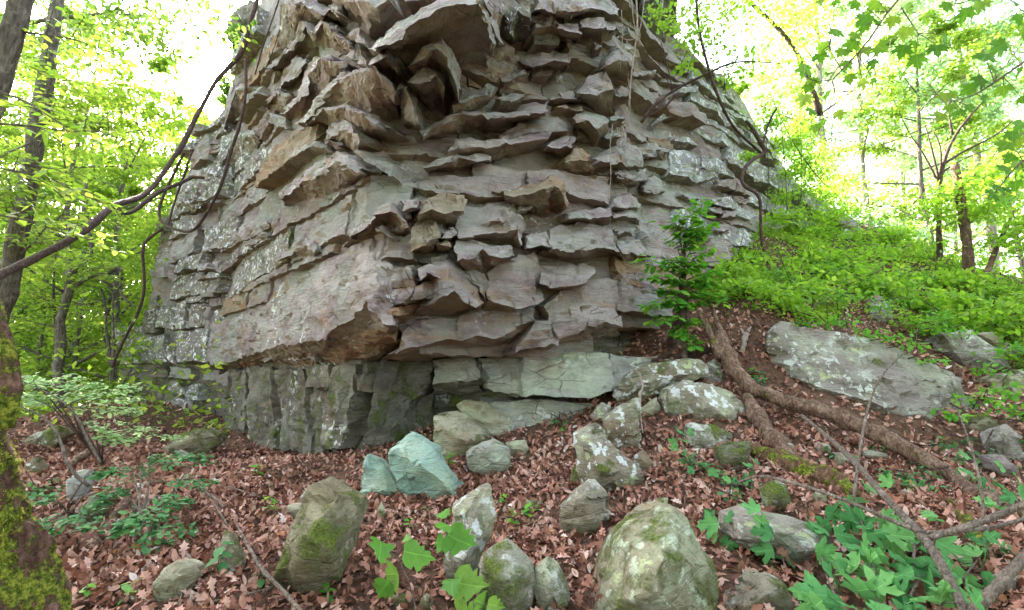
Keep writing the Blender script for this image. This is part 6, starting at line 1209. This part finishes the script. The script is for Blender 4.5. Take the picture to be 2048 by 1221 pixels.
# ------------------------------------------------------------------ foliage draped over the cliff's far shoulder
def clumps(name, label, cl, mat, size, leaf, nl, cat, stems=None, bark='vine', flat=.5, seed=0, kindp='foliage'):
    r_ = np.random.RandomState(seed); Q = []; gs = []
    for (px, py, Y_, R_) in cl:
        c_ = P(px, py, Y_); n_ = int(nl * (R_ / .5) ** 1.6); d = r_.normal(0, 1, (n_, 3)) * np.array([1, 1, flat]) * R_ * .6; Q.append(c_ + d)
        for _ in range(3): e = c_ + r_.normal(0, 1, 3) * R_ * .7; gs.append(tube_geo([c_ + r_.normal(0, .1, 3), e], [.01, .003], 4, step=.4, wob=0))
    Q = np.vstack(Q); n_ = len(Q); root = empty(name); rn = np.clip(r_.beta(2, 2, n_), 0, 1)
    for s in (stems or []): mesh('branch', *merge([tube_geo(pix('Z', s[0], s[1]), s[2], 8, step=.1)]), M[bark], root)
    V, F = merge(gs); mesh('twigs', V, F, M[bark], root)['kind'] = 'stuff'; leaves(kindp, [scatter(leaf, Q, rots(n_, r_, .7), r_.uniform(.7, 1.3, n_) * size, rn)], mat, root, kind=None)
    settag(root, label, cat); rebase(root, tuple(P(cl[-1][0], cl[-1][1], cl[-1][2]))); return root
r6 = np.random.RandomState(77)
cl = [(x + r6.normal(0, 12), y + r6.normal(0, 12), Y_ + r6.normal(0, .3), r) for x, y, Y_, r in [(1310,15,8.2,.22),(1345,40,8.3,.3),(1400,30,9,.45),(1460,20,9.5,.5),(1520,40,10.5,.6),(1570,70,11,.6),(1600,120,11.5,.6),(1560,150,11,.5),(1500,100,10,.5),(1440,90,9.3,.35),(1400,110,9,.28),(1330,60,8.2,.2),(1380,60,8.5,.3),(1480,160,10,.3),(1540,210,11,.4),(1590,190,11.5,.5),(1620,60,12,.8),(1540,-20,11,.8),(1440,-30,10,.6),(1620,230,12.5,.5),(1600,20,12,.7),(1350,100,8.4,.18),(1370,140,8.5,.18)]]
clumps('overhanging_tree', 'bright yellow-green tree leaning over the cliff top, leaves hanging before the rock', cl, 'leaf_bank', .10, OVATE, 170, 'tree', [([(1640, 230), (1600, 100), (1520, 20), (1420, -60)], 11.5, [.08, .06, .05, .04])], seed=1)
cl = [(x + r6.normal(0, 8), y + r6.normal(0, 8), Y_, r) for x, y, Y_, r in [(1545,250,11,.35),(1575,290,12,.4),(1600,320,12.5,.45),(1630,350,13,.5),(1655,390,14,.55),(1610,380,12.8,.4),(1640,430,13.5,.5),(1580,340,12,.3),(1570,400,11.6,.35),(1600,440,11.8,.45),(1560,440,11,.35),(1680,430,15,.5),(1640,310,13.5,.45),(1665,350,14.5,.5),(1500,300,10.4,.18),(1600,260,12.4,.4)]]
clumps('creeper_tangle', 'tangled creepers and twigs draped down the far shoulder of the cliff', cl, 'leaf_bank', .10, OV4, 420, 'creeper', [([(1560, 230), (1570, 330), (1575, 420)], 11.3, .008), ([(1600, 250), (1605, 350), (1600, 420)], 12, .008), ([(1530, 260), (1540, 350), (1530, 440)], 10.6, .006), ([(1620, 300), (1600, 380), (1625, 450)], 12.5, .008), ([(1545, 200), (1590, 300), (1650, 370)], 12, .012)], seed=2)
cl = [(x + r6.normal(0, 8), y + r6.normal(0, 8), Y_, r) for x, y, Y_, r in [(1900,400,11,.5),(1950,370,11,.5),(2000,350,10.5,.5),(2040,340,10,.5),(1870,430,11.5,.4),(1930,440,11,.45),(1990,430,10.5,.45),(2050,440,10,.5),(1980,480,10.5,.35),(2040,500,10,.4),(1860,400,12,.3)]]
clumps('vine_covered_bush', 'rounded bush smothered in vine leaves near the edge of the bank', cl, 'leaf_bank', .11, OVATE, 260, 'bush', [([(1935, 620), (1940, 520), (1925, 420), (1910, 330)], 11, [.12, .11, .10, .08]), ([(1960, 590), (1990, 500), (2030, 420)], 10.5, [.06, .05, .03])], bark='log', seed=3)
for i, (pts, Y_, r_, lb) in enumerate([([(1882, 560), (1876, 420), (1880, 340), (1905, 270), (1960, 210)], 12, .07, 'forked dark leafless tree spreading thin limbs above the vine-covered bush'), ([(1955, 640), (1945, 560), (1935, 460), (1925, 380)], 10.8, .06, 'reddish vine-wrapped stem at the top of the bank')]):
    o = empty('bare_tree'); gs = [tube_geo(pix('Z', pts, Y_), np.linspace(r_, r_ * .35, len(pts)), 9, step=.1)]
    if i == 0:
        for e in ([(1878, 370), (1850, 310), (1820, 270)], [(1878, 360), (1862, 290), (1850, 250)], [(1880, 350), (1885, 290), (1865, 260)], [(1885, 330), (1930, 300), (2000, 270), (2048, 215)], [(1905, 270), (1895, 220), (1900, 180)], [(1885, 345), (1920, 320), (1975, 300)]): gs.append(tube_geo(pix('Z', e, Y_), [.03, .02, .01][:len(e)] if len(e) == 3 else [.035, .03, .02, .01], 6, step=.1))
    V, F = merge(gs); mesh('trunk', V, F, M['vine' if i == 0 else 'log'], o); settag(o, lb, 'tree'); rebase(o, tuple(pix('Z', [pts[0]], Y_)[0]))
# weeds spilling over the bank rocks, larger leaves
cl = [(x + r6.normal(0, 8), y + r6.normal(0, 5), Y_, r) for x, y, Y_, r in [(1690,650,7.2,.2),(1740,665,7.0,.22),(1790,670,6.9,.22),(1840,690,6.9,.2),(1880,720,6.8,.18),(1640,640,7.3,.2),(1590,640,7.4,.18),(1700,600,8,.3),(1780,620,8,.3),(1860,640,8,.3),(1920,670,7.8,.25),(1960,800,6,.2),(2010,780,6,.25),(2040,820,5.8,.25),(1980,730,7,.25),(2030,700,7.2,.3),(1900,830,5.8,.15),(1560,560,9,.35),(1640,540,9.5,.4),(1720,560,9.5,.4),(1500,580,8.8,.35),(1450,600,8.2,.3),(1480,520,10,.3),(1800,560,10,.4),(1900,600,9.5,.35),(1990,620,9,.35),(2040,650,8.5,.35)]]
clumps('bank_weeds', 'larger-leaved green weeds spilling over the rocks on the bank', cl, 'leaf_sap', .075, OVATE, 190, 'weeds', seed=4, flat=.35)
# dry stems in the tangle on the bank
gs = []
for i in range(60):
    px = r6.uniform(1560, 2040); py = r6.uniform(520, 660); q = on_ground(px, py) if False else P(px, py, float(np.interp(py, [500, 700], [11, 7.2]))); q[2] = gz(q[0], q[1]); e = q + np.array([r6.normal(0, .35), r6.normal(0, .2), r6.uniform(.15, .6)]); gs.append(tube_geo([q, (q + e) / 2 + [0, 0, .08], e], [.006, .005, .002], 4, step=.1, wob=0))
V, F = merge(gs); o = mesh('dry_stems', V, F, M['twig_pale']); settag(o, 'scattered dry pinkish stems sticking out of the green bank', 'dry stems', kind='stuff')

cl = []
for i in range(46):
    px = r6.uniform(1450, 2060); lim = np.interp(px, [1380, 1440, 1560, 1700, 1800, 1900, 2048], [560, 620, 640, 625, 650, 690, 740]); top = np.interp(px, [1400, 1540, 1690, 1900, 2060], [570, 470, 445, 520, 590]); py = r6.uniform(top, lim)
    q = on_ground(px, py); cl.append((px, float(proj(q + np.array([0, 0, .28]))[1]), float(q[1]), float(r6.uniform(.2, .5))))
clumps('bank_plants', 'taller leafy tufts rising in patches from the creeper on the bank', cl, 'leaf_bank', .12, OVATE, 200, 'weeds', seed=8, flat=.45)
cl = [(x, y, Y_, r) for x, y, Y_, r in [(1690,400,15,.6),(1720,430,15,.5),(1750,455,14.5,.45),(1800,470,14.5,.5),(1840,465,14,.5),(1700,350,16,.6),(1660,320,16,.6),(1770,420,16,.5),(1880,480,13.5,.5)]]
clumps('skyline_bushes', 'pale green bushes along the skyline where the bank meets the sky', cl, 'leaf_pale', .13, OVATE, 120, 'bush', seed=9)
cl = [(r6.uniform(20, 470), r6.uniform(-60, 130), r6.uniform(9, 13), r6.uniform(.4, .7)) for _ in range(26)]
clumps('canopy_boughs', 'loose leafy boughs hanging across the bright sky above the liana', cl, 'leaf_mid', .13, OVATE, 90, 'tree boughs', [([(-60, 60), (100, 40), (250, 20), (420, 60)], 11, [.06, .05, .03, .015])], bark='bark', seed=12)

cl = []
for (rg, x, y, r) in [('I',470,640,.1),('I',520,650,.1),('I',600,700,.1),('I',660,740,.1),('I',640,790,.08),('I',700,720,.08),('I',560,880,.1),('I',760,300,.1),('I',720,310,.1),('J',480,700,.12),('J',560,720,.12),('J',600,760,.12),('J',540,640,.1),('J',640,700,.1),('J',690,580,.12),('J',780,560,.14),('J',840,620,.14),('J',900,660,.15),('J',760,640,.12),('J',960,560,.15),('J',800,720,.12),('J',260,620,.1),
      ('J',880,780,.14),('J',420,600,.08),('H',200,680,.12),('H',160,700,.1),('H',470,610,.12),('H',900,520,.12),('H',980,560,.1),('H',1010,460,.08),('G',450,560,.06),('G',850,360,.1),('G',890,370,.1)]:
    q = on_ground(*R2(rg, [(x, y)])[0]); pr = proj(q + np.array([0, 0, .06])); cl.append((float(pr[0]), float(pr[1]), float(q[1]), r))
clumps('low_creepers', 'low bluish-green creepers and sprigs dotted through the leaf litter', cl, 'leaf_blue', .055, OVATE, 260, 'creepers', seed=14, flat=.4)
